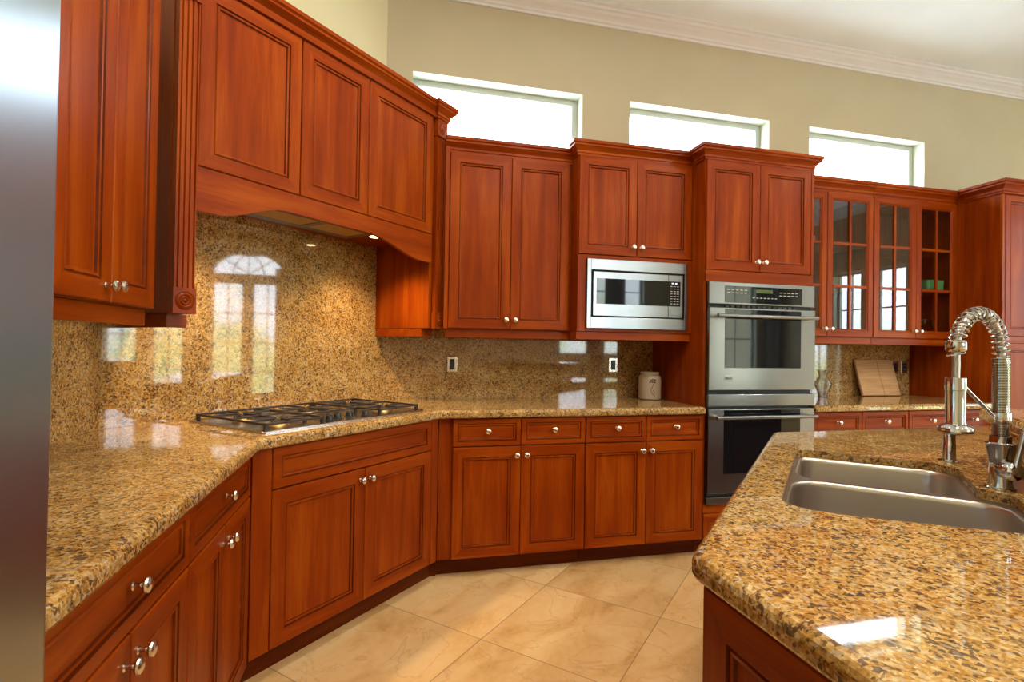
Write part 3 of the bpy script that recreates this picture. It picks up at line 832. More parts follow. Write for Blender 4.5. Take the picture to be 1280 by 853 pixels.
for xx in (-0.40, 0.37):
    b = MB(); b.lathe([(0.034, -0.001), (0.034, -0.006), (0.028, -0.008)], 20); o = b.build('lamp_ring', NICKEL, t, (xx, -0.05, 0))
    b = MB(); b.lathe([(0.026, -0.0082), (0.026, -0.0095), (0.01, -0.011)], 20); b.build('lamp_lens', LAMPM, o)

# ---- left wall cabinet (door faces at x = -0.72)
t = thing('wall_cabinet', 'cherry two-door wall cabinet on the left wall beside the refrigerator', 'wall cabinet', (-0.74, 1.362, 0), R90, WX)
w = 1.914 - 1.362
b = MB(); b.box(0, 0, 1.362, w, 0.322, 2.512); b.build('body', WV, t)
mid = 1.640 - 1.362
front(t, 0.001, 1.364, mid, 2.432, 'door', 0.055, [(mid - 0.035, 1.408)])
front(t, mid, 1.364, w - 0.001, 2.432, 'door', 0.055, [(mid + 0.012, 1.411)])
crown(t, [(0, 0.0), (w, 0.0)], 2.434, 0.9)
light_rail(t, [(0, 0.006), (w, 0.006)], 1.310, 1.361)
t = thing('wall_cabinet', 'cherry two-door wall cabinet hidden behind the refrigerator edge', 'wall cabinet', (-0.74, 0.80, 0), R90, WX)
w = 0.56
b = MB(); b.box(0, 0, 1.362, w, 0.322, 2.512); b.build('body', WV, t)
front(t, 0.001, 1.364, 0.28, 2.432, 'door', 0.055, [(0.25, 1.41)])
front(t, 0.28, 1.364, w - 0.001, 2.432, 'door', 0.055, [(0.31, 1.41)])
crown(t, [(0, 0.0), (w, 0.0)], 2.434, 0.9)
light_rail(t, [(0, 0.006), (w, 0.006)], 1.310, 1.361)

# ---- oven tower (faces at y = 2.80)
OX0, OX1 = 1.900, 2.690
t = thing('oven_cabinet', 'tall cherry cabinet housing the double wall oven', 'oven cabinet', (OX0, 2.82, 0), 0)
w = OX1 - OX0; d = 3.440 - 2.82
b = MB()
b.box(0, 0, 0.108, 0.018, d, 2.513); b.box(w - 0.018, 0, 0.108, w, d, 2.513); b.box(0.018, 0, 1.682, w - 0.018, d, 2.513); b.box(0.018, 0, 0.108, w - 0.018, d, 0.318); b.box(0.018, d - 0.02, 0.318, w - 0.018, d, 1.682)
b.build('body', WV, t)
toe(t, 0, w, d)
b = MB(); b.box(0.002, -0.016, 1.681, w - 0.002, -0.0005, 1.750); b.build('face_rail', WH, t, bevel=0.001)
b = MB(); b.box(0.002, -0.016, 0.266, w - 0.002, -0.0005, 0.317); b.build('face_rail', WH, t, bevel=0.001)
mid = 2.283 - OX0
front(t, 0.003, 1.752, mid, 2.430, 'door', 0.055, [(mid - 0.028, 1.812)])
front(t, mid, 1.752, 2.668 - OX0, 2.430, 'door', 0.055, [(mid + 0.028, 1.812)])
b = MB(); b.box(2.670 - OX0, -0.018, 1.752, w, -0.0005, 2.430); b.build('stile', WV, t, bevel=0.001)
front(t, 0.003, 0.110, w - 0.003, 0.262, 'drawer', 0.03, [(w / 2, 0.19)])
crown(t, [(0, 0.096), (0, -0.004), (w, -0.004), (w, 0.194)], 2.432, 0.95)
# ---- double wall oven
t = thing('double_wall_oven', 'stainless steel double wall oven with two black glass doors', 'oven', (1.915, 2.818, 0), 0)
W = 2.685 - 1.915
def obox(name, mat, x0, y0, z0, x1, y1, z1, bev=0.003, par=None):
    b = MB(); b.box(x0, y0, z0, x1, y1, z1); return b.build(name, mat, par or t, bevel=bev)
obox('oven_body', DARKGAP, 0.010, -0.012, 0.330, W - 0.010, 0.52, 1.672, 0)
cp = obox('control_panel', STEELH, 0, -0.034, 1.543, W, -0.0125, 1.678)
obox('display_glass', BLACKGLASS, 0.108, -0.0355, 1.552, 0.672, -0.0335, 1.656, 0.001, cp)
obox('clock_display', GLOWD, 0.33, -0.0362, 1.618, 0.45, -0.0354, 1.640, 0, cp)
b = MB()
for k in range(7):
    b.box(0.305 + k * 0.027, -0.0362, 1.585, 0.320 + k * 0.027, -0.0354, 1.589)
for k in range(5):
    for r in range(2):
        b.box(0.125 + k * 0.030, -0.0362, 1.612 + r * 0.018, 0.145 + k * 0.030, -0.0354, 1.616 + r * 0.018)
        b.box(0.500 + k * 0.030, -0.0362, 1.605 + r * 0.018, 0.520 + k * 0.030, -0.0354, 1.609 + r * 0.018)
b.build('key_legend', WHITEMARK, cp)
def oven_door(z0, z1, gz0, gz1, hz, badge):
    o = MB(); o.box(0, -0.040, z0, W, -0.0125, z1); dr = o.build('door', STEELH, t, bevel=0.003)
    obox('door_window', BLACKGLASS, 0.108, -0.0425, gz0, 0.660, -0.0395, gz1, 0.001, dr)
    h = MB(); h.tube([(0.022, -0.098, hz), (W - 0.035, -0.098, hz)], 0.011, 14)
    h.lathe([(0.012, 0), (0.012, 0.004)], 14, T(0.022, -0.098, hz) @ AX['-x'])
    hh = h.build('handle', STEELH, dr)
    h = MB()
    for x in (0.050, W - 0.062):
        h.lathe([(0.013, 0), (0.011, 0.006), (0.008, 0.02), (0.008, 0.058)], 14, T(x, -0.040, hz) @ AX['-y'])
    h.build('handle_post', NICKEL, hh)
    if badge: obox('badge', plain('badge_metal', (0.30, 0.30, 0.31), 0.2, 1.0), 0.108, -0.0425, z0 + 0.055, 0.168, -0.0395, z0 + 0.090, 0.002, dr)
    b = MB()
    if badge:
        for k in range(5): b.box(0.114 + k * 0.010, -0.0432, z0 + 0.064, 0.119 + k * 0.010, -0.0424, z0 + 0.080)
        b.build('badge_lettering', BLACK, dr)
    return dr
oven_door(1.016, 1.520, 1.152, 1.512, 1.468, True)
obox('vent_trim', STEELH, 0, -0.038, 0.916, W, -0.0125, 0.990)
oven_door(0.388, 0.899, 0.506, 0.895, 0.855, False)
obox('bottom_trim', STEELH, -0.004, -0.034, 0.322, W + 0.002, -0.0125, 0.366)
b = MB(); 
for k in range(14): b.box(0.12 + k * 0.038, -0.026, 1.5245, 0.145 + k * 0.038, -0.0122, 1.5375)
b.build('vent_slots', BLACK, t)

# ---- glass-door cabinets (faces at y = 3.05)
def glass_door(parent, x0, z0, x1, z1, kx):
    g = 0.0016; x0 += g; x1 -= g; z0 += g; z1 -= g; fw = 0.050
    m = MB(); tt = DT
    L_ = [(fw + 0.006, -0.002), (0, -0.002), (0, -tt + 0.003), (0.003, -tt), (fw - 0.008, -tt), (fw - 0.005, -tt + 0.004), (fw, -tt + 0.004), (fw + 0.006, -tt + 0.010), (fw + 0.006, -0.002)]
    m.loft([rect(x0 + i, z0 + i, x1 - i, z1 - i, y) for i, y in L_], False, False, 0, False, None, lambda k, i: 1 if i in (0, 2) else 0)
    xi0, xi1, zi0, zi1 = x0 + fw + 0.005, x1 - fw - 0.005, z0 + fw + 0.005, z1 - fw - 0.005
    xm = (xi0 + xi1) / 2
    m.box(xm - 0.009, -0.017, zi0, xm + 0.009, -0.004, zi1)
    for k in (1, 2):
        z = zi0 + (zi1 - zi0) * k / 3
        m.box(xi0, -0.0165, z - 0.009, xi1, -0.0045, z + 0.009, 1)
    o = m.build('door', [WV, WH], parent, bevel=0)
    p = MB(); p.box(xi0 - 0.003, -0.0088, zi0 - 0.003, xi1 + 0.003, -0.0068, zi1 + 0.003); p.build('glass_pane', CABGLASS, o)
    knob(o, kx, -tt, 1.423)
def glass_cabinet(label, xa, xb, doors):
    t = thing('glass_cabinet', label, 'wall cabinet', (xa, 3.07, 0), 0, WX)
    w = xb - xa; d = 0.348
    b = MB(); b.box(0, 0, 1.366, 0.018, d, 2.49); b.box(w - 0.018, 0, 1.366, w, d, 2.49); b.box(0.018, 0, 1.366, w - 0.018, d, 1.386); b.box(0.018, 0, 2.38, w - 0.018, d, 2.49); b.box(0.018, d - 0.012, 1.386, w - 0.018, d, 2.38)
    b.build('body', WV, t)
    for z in (1.73, 2.04):
        b = MB(); b.box(0.019, 0.012, z - 0.010, w - 0.019, d - 0.013, z + 0.009); b.build('shelf', WH, t)
    for a, c, k in doors: glass_door(t, a - xa, 1.369, c - xa, 2.400, k - xa)
    crown(t, [(0, 0.0), (w, 0.0)], 2.402, 1.0)
    light_rail(t, [(0, -0.004), (w, -0.004)], 1.318, 1.365)
    return t
glass_cabinet('cherry wall cabinet with muntined glass doors, right of the wall ovens', 2.694, 3.452, [(2.696, 3.045, 3.017), (3.045, 3.451, 3.074)])
glass_cabinet('cherry wall cabinet with muntined glass doors, left of the tall pantry', 3.455, 4.246, [(3.456, 3.850, 3.822), (3.850, 4.245, 3.878)])

# ---- pantry
t = thing('pantry_cabinet', 'tall floor-to-top cherry pantry cabinet at the right end', 'pantry cabinet', (4.250, 2.77, 0), 0)
w, d = 0.96, 3.44 - 2.77
b = MB(); b.box(0, 0, 0.108, w, d, 2.494); b.build('body', WV, t)
toe(t, 0, w, d)
b = MB(); b.box(0, -0.018, 0.11, 0.022, -0.0005, 2.404); b.box(w - 0.022, -0.018, 0.11, w, -0.0005, 2.404); b.box(0.022, -0.016, 1.345, w - 0.022, -0.0005, 1.39, 1); b.build('face_frame', [WV, WH], t, bevel=0.001)
for z0, z1, kz in ((0.115, 1.343, 1.27), (1.392, 2.402, 1.45)):
    front(t, 0.024, z0, w / 2, z1, 'door', 0.048, [(w / 2 - 0.03, kz)])
    front(t, w / 2, z0, w - 0.024, z1, 'door', 0.048, [(w / 2 + 0.03, kz)])
crown(t, [(0, 0.243), (0, -0.018), (w, -0.018), (w, 0.62)], 2.406, 1.0)

# ---- refrigerator
t = thing('refrigerator', 'stainless steel refrigerator filling the left edge', 'refrigerator', (-0.42, -0.15, 0), R90)
w = 0.935
b = MB(); b.box(0, 0.03, 0.0, w, 0.655, 2.13); b.build('body', plain('fridge_grey', (0.25, 0.25, 0.25), 0.5), t)
b = MB(); rp = round_poly([(0.0, 0.028, 0.0), (0.0, -0.016, 0.008), (w, -0.016, 0.012), (w, 0.028, 0.0)], 5)
b.prism(rp, 0.60, 2.12); b.build('door', STEELF, t)
b = MB(); b.prism(rp, 0.09, 0.595); b.build('freezer_drawer', STEELF, t)
b = MB(); b.tube([(0.05, -0.07, 0.75), (0.05, -0.07, 1.9)], 0.012, 12); 
for z in (0.8, 1.85): b.tube([(0.05, -0.016, z), (0.05, -0.07, z)], 0.009, 10)
b.build('handle', STEEL, t)

# ================================================================== ISLAND
ISL = 0.2
ip = [(0.515, -0.80, 0), (1.20, -0.80, 0), (1.20, 0.585, 0), (1.865, 1.25, 0), (3.25, 1.25, 0), (3.25, 1.905, 0.03), (1.625, 1.905, 0.045), (0.515, 0.795, 0.055)]
poly = round_poly(ip, 5)
if area(poly) < 0: poly = poly[::-1]
def sc2xy(s, c): return ((s - c) * S2, (s + c) * S2)
hole_c = [(1.326, 0.090, 0.07), (2.110, 0.088, 0.05), (2.110, -0.340, 0.08), (1.778, -0.334, 0.035), (1.735, -0.396, 0.045), (1.400, -0.402, 0.085), (1.320, -0.05, 0.30)]
hole_l = round_poly(hole_c, 7)
hole = [sc2xy(s, c) for s, c in hole_l]
flags = [True] * len(poly)
m = MB(); slab(m, poly, [(0.024, 0.890), (0.024, 0.8715)] + EDGE, flags, [hole])     # thin slab, built-up edge
tag(m.build('island_worktop', GR), 'polished golden granite island worktop with the sink cut into it', 'worktop')
# island cabinet
t = thing('island_cabinet', 'cherry island cabinet under the granite island worktop', 'island')
ib = [(0.548, -0.77), (1.17, -0.77), (1.17, 0.505), (1.945, 1.28), (3.22, 1.28), (3.22, 1.872), (1.638, 1.872), (0.548, 0.782)]
b = MB(); n = len(ib)
# shell of walls only, so the sink bowls hang free inside
outer = ib; inner = inset_poly(ib if area(ib) > 0 else ib[::-1], 0.018)
outer = ib if area(ib) > 0 else ib[::-1]
v0 = [(x, y, 0.108) for x, y in outer]; v1 = [(x, y, ZT) for x, y in outer]; v2 = [(x, y, ZT) for x, y in inner]; v3 = [(x, y, 0.108) for x, y in inner]
b.loft([v0, v1, v2, v3, v0], False, False); b.build('body', WV, t)
b = MB(); tk = inset_poly(outer, 0.06); b.prism(tk, 0.001, 0.107); b.build('toe_kick', WD, t)
def island_front(a, bpt, x0, x1, z0, z1, name, fw, kn):
    """front on the island face that runs from a to b (outside on the right of travel)"""
    a = Vector(a); bb = Vector(bpt); d = (bb - a).normalized(); ang = math.atan2(d.y, d.x)
    o = front(t, x0, z0, x1, z1, name, fw, kn)
    o.location = (a.x, a.y, 0); o.rotation_euler = (0, 0, ang)
    return o
# end panels on the face towards the left run, travelling towards -y puts the outside on the right
A = (0.548, 0.782); B = (0.548, -0.77)
for k in range(3):
    island_front(A, B, 0.004 + k * 0.515, 0.004 + (k + 1) * 0.515 - 0.002, 0.112, ZT - 0.004, 'end_panel', 0.062, None)
A = (1.638, 1.872); B = (0.548, 0.782)
ln = 1.09 / S2
for k in range(3):
    island_front(A, B, 0.06 + k * 0.474, 0.06 + (k + 1) * 0.474 - 0.002, 0.112, ZT - 0.004, 'door', 0.055, [(0.06 + k * 0.474 + 0.04, 0.80)])
A = (3.22, 1.872); B = (1.638, 1.872)
for k in range(3):
    island_front(A, B, 0.01 + k * 0.52, 0.01 + (k + 1) * 0.52 - 0.002, 0.112, ZT - 0.004, 'door', 0.055, [(0.01 + k * 0.52 + 0.04, 0.80)])
# raised bar behind the sink
t = thing('raised_bar', 'raised granite bar ledge behind the faucet at the right edge', 'bar counter')
def bw(s, c): return sc2xy(s, c)
wp = [bw(2.290, -0.465), bw(2.290, -0.60), bw(1.30, -0.60), bw(1.30, -0.465)]
b = MB(); b.prism(wp, 0.916, 1.040); b.build('granite_riser', GR, t)
wp2 = [bw(2.28, -0.62), bw(2.28, -0.76), bw(1.30, -0.76), bw(1.30, -0.62)]
b = MB(); b.prism(wp2, 0.0, 1.040); b.build('bar_wall', WV, t)
cp_ = [bw(2.315, -0.435), bw(2.315, -1.02), bw(1.25, -1.02), bw(1.25, -0.435)]
if area(cp_) < 0: cp_ = cp_[::-1]
cp_ = round_poly([(x, y, 0.025) for x, y in cp_], 4)
b = MB(); slab(b, cp_, [(d0, 1.0405 + (z - 0.8715)) for d0, z in EDGE], [True] * len(cp_)); b.build('bar_top', GR, t)

# ---- sink, in the frame s, c
t = thing('kitchen_sink', 'stainless steel double bowl sink under the granite island', 'sink', (0, 0, 0.0), R45)
near = round_poly([(1.331, 0.084, 0.07), (1.744, 0.084, 0.10), (1.738, -0.384, 0.08), (1.405, -0.392, 0.08), (1.326, -0.05, 0.30)], 7)
far = round_poly([(1.764, 0.080, 0.07), (2.104, 0.080, 0.045), (2.104, -0.330, 0.075), (1.764, -0.326, 0.05)], 7)
if area(near) < 0: near = near[::-1]
if area(far) < 0: far = far[::-1]
rim = [(1.29, -0.4075), (2.14, -0.4075), (2.14, 0.125), (1.29, 0.125)]
m = MB(); v, f = fill(rim, [near, far], 0.8892); m.add(v, f); v, f = fill(rim, [near, far], 0.8880); m.add(v, f)
rb = m.build('rim', SINKM, t)
for pl in (near, far):
    m = MB(); loops = []
    for d, z in ((0, 0.8892), (0.003, 0.886), (0.005, 0.875), (0.011, 0.715), (0.017, 0.700), (0.027, 0.690), (0.045, 0.686)):
        loops.append([(x, y, z) for x, y in inset_poly(pl, d)] if d else [(x, y, z) for x, y in pl])
    m.loft(loops, False, True, 0, True)
    bo = m.build('bowl', SINKM, t, sharp=60)
    cx = sum(p[0] for p in pl) / len(pl); cy = sum(p[1] for p in pl) / len(pl)
    m = MB(); m.lathe([(0.044, 0.0005), (0.043, 0.004), (0.034, 0.005), (0.030, 0.001), (0.006, 0.001), (0.005, 0.006)], 24, T(cx, cy, 0.686)); m.build('drain', CHROME, bo)

# ---- faucet
FB = Vector((1.553, 1.008, 0.9155))
t = thing('kitchen_faucet', 'tall chrome spring-neck kitchen faucet behind the sink', 'faucet', FB)
rel = Vector((-0.17, -0.013))   # reach of the spray head from the riser (plan)
m = MB()
m.lathe([(0.031, 0.0), (0.031, 0.004), (0.026, 0.006), (0.024, 0.02), (0.0235, 0.052), (0.022, 0.064), (0.026, 0.085), (0.0325, 0.112), (0.033, 0.1165), (0.0235, 0.1175), (0.0225, 0.1185), (0.0225, 0.136), (0.018, 0.137)], 28)
m.build('base', CHROME, t)
# valve ball and lever on the right
m = MB(); side = Vector((-0.35, -0.94, 0)).normalized()
Ms = T(side.x * 0.006, side.y * 0.006, 0.052) @ side.to_track_quat('Z', 'Y').to_matrix().to_4x4()
m.lathe([(0.021, 0.0), (0.024, 0.012), (0.025, 0.024), (0.024, 0.038), (0.017, 0.046), (0.008, 0.049)], 22, Ms)
o = m.build('valve', CHROME, t)
m = MB(); a0 = Vector((side.x * 0.046, side.y * 0.046, 0.060)); a1 = a0 + Vector((0.012, -0.012, 0.094))
m.tube([a0, a0.lerp(a1, 0.5), a1], [0.0085, 0.0062, 0.0078], 12); m.build('lever', CHROME, o)
# riser with tight coils
m = MB()
prof = []
for k in range(49):
    z = 0.137 + k * 0.0041
    prof += [(0.0155, z), (0.0182, z + 0.0012), (0.0182, z + 0.0026), (0.0155, z + 0.0038)]
m.lathe(prof, 18); m.build('riser', CHROME, t, sharp=60)
# arc: hose and open spring
zt = 0.137 + 49 * 0.0041; R = 0.0855; pts = []
c0 = Vector((0, 0, zt)); ex = Vector((rel.x, rel.y, 0)).normalized()
for k in range(5): pts.append(Vector((0, 0, zt - 0.02 + 0.0085 * k)))
for k in range(1, 25):
    a = PI * k / 24
    pts.append(Vector((0, 0, zt + 0.014)) + ex * (R - R * math.cos(a)) + Vector((0, 0, R * 1.13 * math.sin(a))))
end = pts[-1]
for k in range(1, 4): pts.append(end + Vector((0, 0, -0.004 * k)))
m = MB(); m.tube(pts, 0.0085, 12); m.build('hose', HOSE, t)
def resample(p, n):
    ds = [0]
    for a, b in zip(p[:-1], p[1:]): ds.append(ds[-1] + (b - a).length)
    out = []
    for i in range(n):
        d = ds[-1] * i / (n - 1); k = 0
        while k < len(ds) - 2 and ds[k + 1] < d: k += 1
        out.append(p[k].lerp(p[k + 1], (d - ds[k]) / max(1e-9, ds[k + 1] - ds[k])))
    return out
turns = 22; nn = turns * 14; base = resample(pts, nn + 1); coil = []
perp = ex.cross(Vector((0, 0, 1))).normalized()
for i, p in enumerate(base):
    tg = (base[min(i + 1, nn)] - base[max(i - 1, 0)]).normalized(); u = perp; w_ = tg.cross(u)
    a = 2 * PI * i / 14
    coil.append(p + (u * math.cos(a) + w_ * math.sin(a)) * 0.0165)
m = MB(); m.tube(coil, 0.0024, 7); m.build('spring', CHROME, t)
hx, hy = end.x, end.y
zc = 0.369
m = MB(); m.lathe([(0.012, zc + 0.012), (0.019, zc + 0.010), (0.0215, zc + 0.004), (0.0215, zc - 0.012), (0.018, zc - 0.018), (0.010, zc - 0.019)], 24, T(hx, hy, 0)); m.build('collar', CHROME, t)
m = MB(); m.tube([(hx, hy, zc - 0.015), (hx + 0.001, hy, zc - 0.05), (hx, hy, zc - 0.085)], 0.0085, 12); m.build('spray_hose', HOSE, t)
m = MB(); m.lathe([(0.010, 0.288), (0.0205, 0.287), (0.0215, 0.284), (0.0215, 0.256), (0.0205, 0.255), (0.0205, 0.176), (0.022, 0.172), (0.034, 0.166), (0.037, 0.160), (0.036, 0.152), (0.026, 0.147), (0.012, 0.146)], 28, T(hx, hy, 0)); m.build('spray_head', CHROME, t)
m = MB(); m.tube([(hx + 0.018, hy + 0.001, 0.272), (-0.018, 0, 0.182)], 0.0048, 10); ar = m.build('support_arm', CHROME, t)
m = MB(); m.lathe([(0.0205, 0.168), (0.0215, 0.171), (0.0215, 0.194), (0.0205, 0.197)], 22); m.box(-0.03, -0.006, 0.174, -0.018, 0.006, 0.192); m.build('clip', CHROME, ar)
# ---- soap dispenser
t = thing('soap_dispenser', 'short chrome soap dispenser standing behind the spray head', 'soap dispenser', (1.775, 1.295, 0.9155))
m = MB(); m.lathe([(0.030, 0.0), (0.030, 0.003), (0.019, 0.006), (0.018, 0.010), (0.018, 0.056), (0.0165, 0.058), (0.0165, 0.098), (0.010, 0.102)], 24); m.build('body', CHROME, t)
m = MB(); m.tube([(0.006, -0.006, 0.090), (0.030, -0.034, 0.104), (0.040, -0.046, 0.103)], [0.006, 0.0055, 0.005], 10); m.build('spout', CHROME, t)

# ================================================================== COOKTOP, local x = s - 1.668, y = c - 1.822
t = thing('gas_cooktop', 'stainless steel gas cooktop with black cast iron grates', 'cooktop', diag(1.668, 1.822, 0.915), R45)
m = MB(); hw = 0.461; dp = 0.533
pl = round_poly([(-hw, 0, 0.012), (hw, 0, 0.012), (hw, dp, 0.012), (-hw, dp, 0.012)], 4)
m.loft([[(x, y, 0.0006) for x, y in pl], [(x, y, 0.006) for x, y in pl], [(x, y, 0.0085) for x, y in inset_poly(pl, 0.003)], [(x, y, 0.0085) for x, y in inset_poly(pl, 0.012)], [(x, y, 0.006) for x, y in inset_poly(pl, 0.016)]], True, True)
m.build('tray', TRAYM, t)
def burner(x, y, r):
    m = MB(); m.lathe([(r * 1.25, 0.006), (r * 1.2, 0.009), (r, 0.010), (r * 0.95, 0.017), (r * 0.6, 0.018)], 24); o = m.build('burner', BRASS, t, (x, y, 0))
    m = MB(); m.lathe([(r * 0.80, 0.018), (r * 0.82, 0.021), (r * 0.70, 0.0245), (r * 0.2, 0.025)], 24); m.build('burner_cap', IRON, o)
for x, y, r in ((-0.30, 0.14, 0.036), (-0.30, 0.40, 0.042), (0.0, 0.35, 0.052), (0.30, 0.14, 0.042), (0.30, 0.40, 0.036)): burner(x, y, r)
def grate(x0, y0, x1, y1, cs):
    m = MB(); zt0, zt1 = 0.0265, 0.0355; bw_ = 0.0078
    def bar(a, b2, c, d2): m.box(min(a, c), min(b2, d2), zt0, max(a, c), max(b2, d2), zt1)
    bar(x0, y0, x1, y0 + bw_); bar(x0, y1 - bw_, x1, y1); bar(x0, y0, x0 + bw_, y1); bar(x1 - bw_, y0, x1, y1)
    if len(cs) > 1: ym = (y0 + y1) / 2; bar(x0, ym - bw_ / 2, x1, ym + bw_ / 2)
    for cx, cy in cs:
        ys = (y0, (y0 + y1) / 2) if len(cs) > 1 and cy < (y0 + y1) / 2 else (((y0 + y1) / 2, y1) if len(cs) > 1 else (y0, y1))
        g = 0.018
        bar(x0, cy - 0.0035, cx - g, cy + 0.0035); bar(cx + g, cy - 0.0035, x1, cy + 0.0035)
        bar(cx - 0.0035, ys[0], cx + 0.0035, cy - g); bar(cx - 0.0035, cy + g, cx + 0.0035, ys[1])
        for sx in (-1, 1):
            for sy in (-1, 1):
                m.tube([(cx + sx * g * 1.0, cy + sy * g, 0.031), (cx + sx * 0.085, cy + sy * 0.085, 0.031)], 0.0036, 6)
    for fx in (x0, x1 - 0.014):
        for fy in (y0, y1 - 0.014): m.box(fx, fy, 0.0087 if False else 0.0062, fx + 0.014, fy + 0.014, zt1)
    m.build('grate', IRON, t, bevel=0.0012)
grate(-0.438, 0.022, -0.160, 0.512, [(-0.30, 0.14), (-0.30, 0.40)])
grate(-0.152, 0.165, 0.152, 0.512, [(0.0, 0.35)])
grate(0.160, 0.022, 0.438, 0.512, [(0.30, 0.14), (0.30, 0.40)])
for x in (-0.105, -0.035, 0.035, 0.105):
    m = MB(); m.lathe([(0.021, 0.0062), (0.021, 0.010), (0.0165, 0.012), (0.0155, 0.028), (0.013, 0.031)], 20); m.box(-0.0035, -0.015, 0.028, 0.0035, 0.015, 0.0335)
    m.build('control_knob', BLACK, t, (x, 0.060 + (0.03 if abs(x) < 0.05 else 0.0), 0))

# ================================================================== SMALL THINGS
# jar
t = thing('ceramic_jar', 'cream ceramic jar with a dark painted flower, by the oven cabinet', 'jar', (1.790, 3.270, 0.9155))
m = MB(); m.lathe([(0.068, 0.0), (0.0755, 0.005), (0.0765, 0.012), (0.0765, 0.145), (0.073, 0.158), (0.066, 0.164), (0.060, 0.166), (0.060, 0.170), (0.063, 0.173), (0.063, 0.184), (0.060, 0.187), (0.054, 0.187), (0.053, 0.15)], 36); m.build('jar_body', CERAMIC, t)
def on_jar(a, z, r=0.0768): return Vector((r * math.sin(a) - 0.0, -r * math.cos(a), z))
m = MB(); a_c = -0.38
for k, (da, z) in enumerate([(0.0, 0.132), (0.14, 0.136), (0.28, 0.137), (0.40, 0.134), (0.10, 0.122), (0.25, 0.121), (0.36, 0.118), (-0.08, 0.120)]):
    p = on_jar(a_c + da, z); m.lathe([(0.0062, -0.0008), (0.0048, 0.0008), (0.001, 0.001)], 7, T(*p) @ Matrix.Rotation(a_c + da, 4, 'Z') @ AX['-y'])
m.tube([on_jar(a_c + 0.20, 0.112), on_jar(a_c + 0.16, 0.092), on_jar(a_c + 0.02, 0.076), on_jar(a_c + 0.02, 0.056), on_jar(a_c + 0.18, 0.036), on_jar(a_c + 0.34, 0.024)], 0.0022, 6)
m.tube([on_jar(a_c + 0.16, 0.068), on_jar(a_c + 0.26, 0.056), on_jar(a_c + 0.30, 0.038)], 0.0018, 6)
m.build('flower_motif', MOTIF, t)
# cutting board leaning on the splash
t = thing('cutting_board', 'pale wooden cutting board leaning against the granite', 'cutting board', (3.668, 3.318, 0.9212))
t.rotation_euler = (-math.radians(16.5), 0, 0)
m = MB(); m.box(0, 0, 0.0, 0.212, 0.018, 0.292); m.build('board_panel', BOARD, t, bevel=0.002)
m = MB(); m.box(0.2145, 0, 0.0, 0.372, 0.018, 0.292); m.build('board_panel', BOARD, t, bevel=0.002)
# clear glass vase beside it
t = thing('glass_vase', 'clear glass vase beside the ovens on the short worktop', 'vase', (3.275, 3.31, 0.9157))
m = MB()
outp = [(0.030, 0.0), (0.034, 0.004), (0.030, 0.012), (0.040, 0.040), (0.058, 0.085), (0.060, 0.105), (0.046, 0.128), (0.030, 0.150), (0.028, 0.165), (0.036, 0.19), (0.046, 0.205)]
inp = [(r - 0.003, z + (0.004 if i == 0 else 0)) for i, (r, z) in enumerate(outp)][::-1]
mg, tg_, bgp = mat_new('clear_glass'); bgp.inputs['Transmission Weight'].default_value = 1.0; bgp.inputs['Roughness'].default_value = 0.0; bgp.inputs['IOR'].default_value = 1.45
m.lathe(outp + inp, 28); m.build('vase_body', mg, t)
# outlets
def outlet(label, x, z, w=0.066, h=0.100, dark=True, duplex=False):
    t = thing('wall_outlet', label, 'outlet', (x, 3.4195, z))
    m = MB(); m.box(-w / 2, -0.006, -h / 2, w / 2, -0.0003, h / 2); m.build('cover_plate', NICKEL, t, bevel=0.002)
    m = MB(); m.box(-0.0165, -0.0085, -0.034, 0.0165, -0.0058, 0.034); o = m.build('switch', BLACK, t, bevel=0.001)
    if duplex:
        m = MB()
        for zz in (-0.017, 0.017):
            m.box(-0.008, -0.0092, zz - 0.004, -0.004, -0.0084, zz + 0.004); m.box(0.004, -0.0092, zz - 0.004, 0.008, -0.0084, zz + 0.004)
        m.build('socket_slots', WHITEMARK, o)
outlet('metal plate with black switch on the granite near the cooktop', 0.441, 1.140)
outlet('metal plate with black switch on the granite above the cream jar', 1.583, 1.142)
outlet('metal plate with black switch right of the cutting board', 4.095, 1.140)
outlet('black socket beside the pantry cabinet side', 4.190, 1.140, duplex=True)
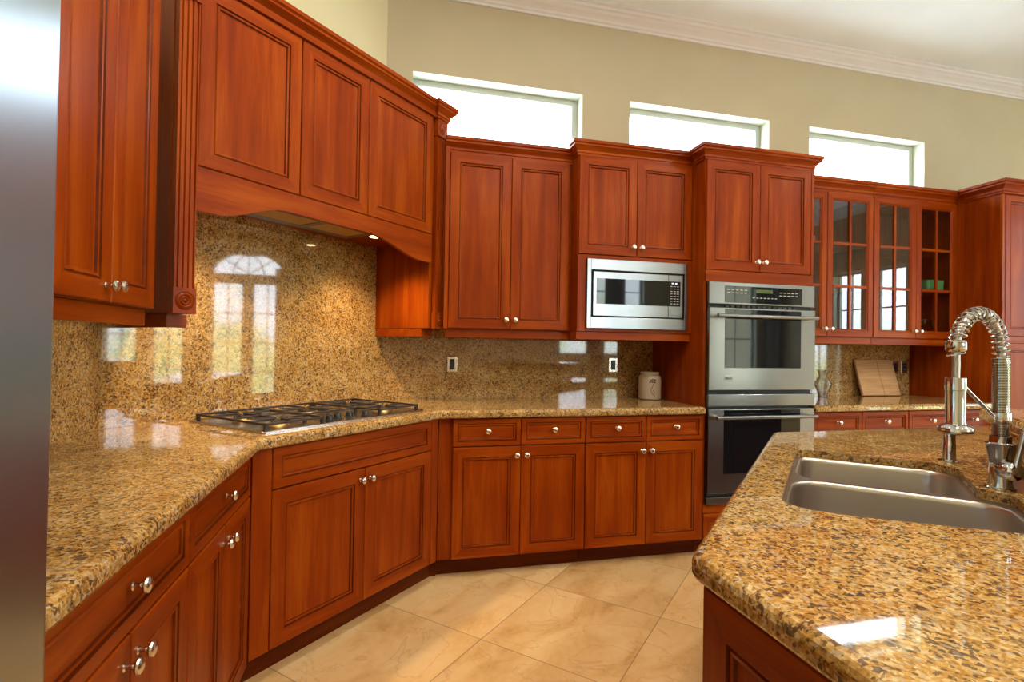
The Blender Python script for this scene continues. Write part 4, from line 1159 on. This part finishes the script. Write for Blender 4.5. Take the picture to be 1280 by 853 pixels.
# dishes behind glass
def plate(x, y, z, r, lab, mat):
    m = MB(); m.lathe([(r * 0.55, 0), (r * 0.6, 0.001), (r, 0.009), (r, 0.011), (r * 0.62, 0.004), (r * 0.1, 0.0035)], 26)
    o = m.build('plate', mat, None, (x, y, z)); tag(o, lab, 'plate', 'stacked plates behind the glass'); return o
for k in range(6): plate(3.31, 3.225, 1.7395 + k * 0.0117, 0.115, 'cream plate in the stack behind the second glass door', YELLOWC)
for k in range(4): plate(2.95, 3.225, 2.0495 + k * 0.0117, 0.115, 'cream plate in the stack behind the leftmost glass door', YELLOWC)
m = MB(); q = round_poly([(-0.085, -0.05, 0.02), (0.085, -0.05, 0.02), (0.085, 0.05, 0.02), (-0.085, 0.05, 0.02)], 4)
m.loft([[(x, y, 0) for x, y in inset_poly(q, 0.012)], [(x, y, 0.012) for x, y in inset_poly(q, 0.004)], [(x, y, 0.075) for x, y in q], [(x, y, 0.082) for x, y in inset_poly(q, -0.004)], [(x, y, 0.082) for x, y in inset_poly(q, 0.003)], [(x, y, 0.015) for x, y in inset_poly(q, 0.010)]], True, True)
tag(m.build('serving_dish', GREENC, None, (4.105, 3.145, 1.7395)), 'green rectangular dish behind the rightmost glass door', 'dish')
m = MB(); m.lathe([(0.03, 0), (0.034, 0.004), (0.05, 0.02), (0.066, 0.045), (0.068, 0.05), (0.064, 0.05), (0.048, 0.024), (0.01, 0.008)], 26)
tag(m.build('bowl', WHITEC, None, (3.80, 3.16, 1.3865)), 'small white bowl on the cabinet floor behind the third glass door', 'bowl')
for k, (x, y) in enumerate(((4.03, 3.14), (4.085, 3.21), (4.14, 3.14))):
    m = MB(); m.lathe([(0.028, 0), (0.028, 0.002), (0.004, 0.006), (0.0035, 0.06), (0.02, 0.075), (0.032, 0.10), (0.028, 0.135), (0.0265, 0.135), (0.030, 0.10), (0.018, 0.078), (0.002, 0.065)], 20)
    tag(m.build('wine_glass', mg, None, (x, y, 1.3865)), 'stemmed wine glass behind the rightmost glass door', 'glass', 'wine glasses behind the rightmost glass door')
# curtains beside the far windows (they show in the mirror-bright surfaces)
def curtain(label, a, b):
    a = Vector(a); b = Vector(b); n = 48; v0 = []; d = (b - a); nrm = Vector((-d.y, d.x)).normalized()
    m = MB(); pts = []
    for i in range(n + 1):
        p = a + d * (i / n) + nrm * 0.03 * math.sin(i * 1.3); pts.append(p)
    q = [(p.x, p.y) for p in pts] + [(p.x + nrm.x * 0.004, p.y + nrm.y * 0.004) for p in pts[::-1]]
    m.prism(q, 0.05, 2.75)
    tag(m.build('curtain', CURTAIN), label, 'curtain', 'curtains beside the garden windows')
curtain('grey floor-length curtain left of the arched garden door', (7.88, 1.30), (7.88, 1.95))
curtain('grey floor-length curtain hanging in the far corner of the room', (7.88, -3.50), (7.88, -3.90))
curtain('grey floor-length curtain between the rear windows', (6.75, -3.86), (5.95, -3.86))
curtain('grey floor-length curtain across the high-silled rear window', (4.75, -3.86), (4.30, -3.86))
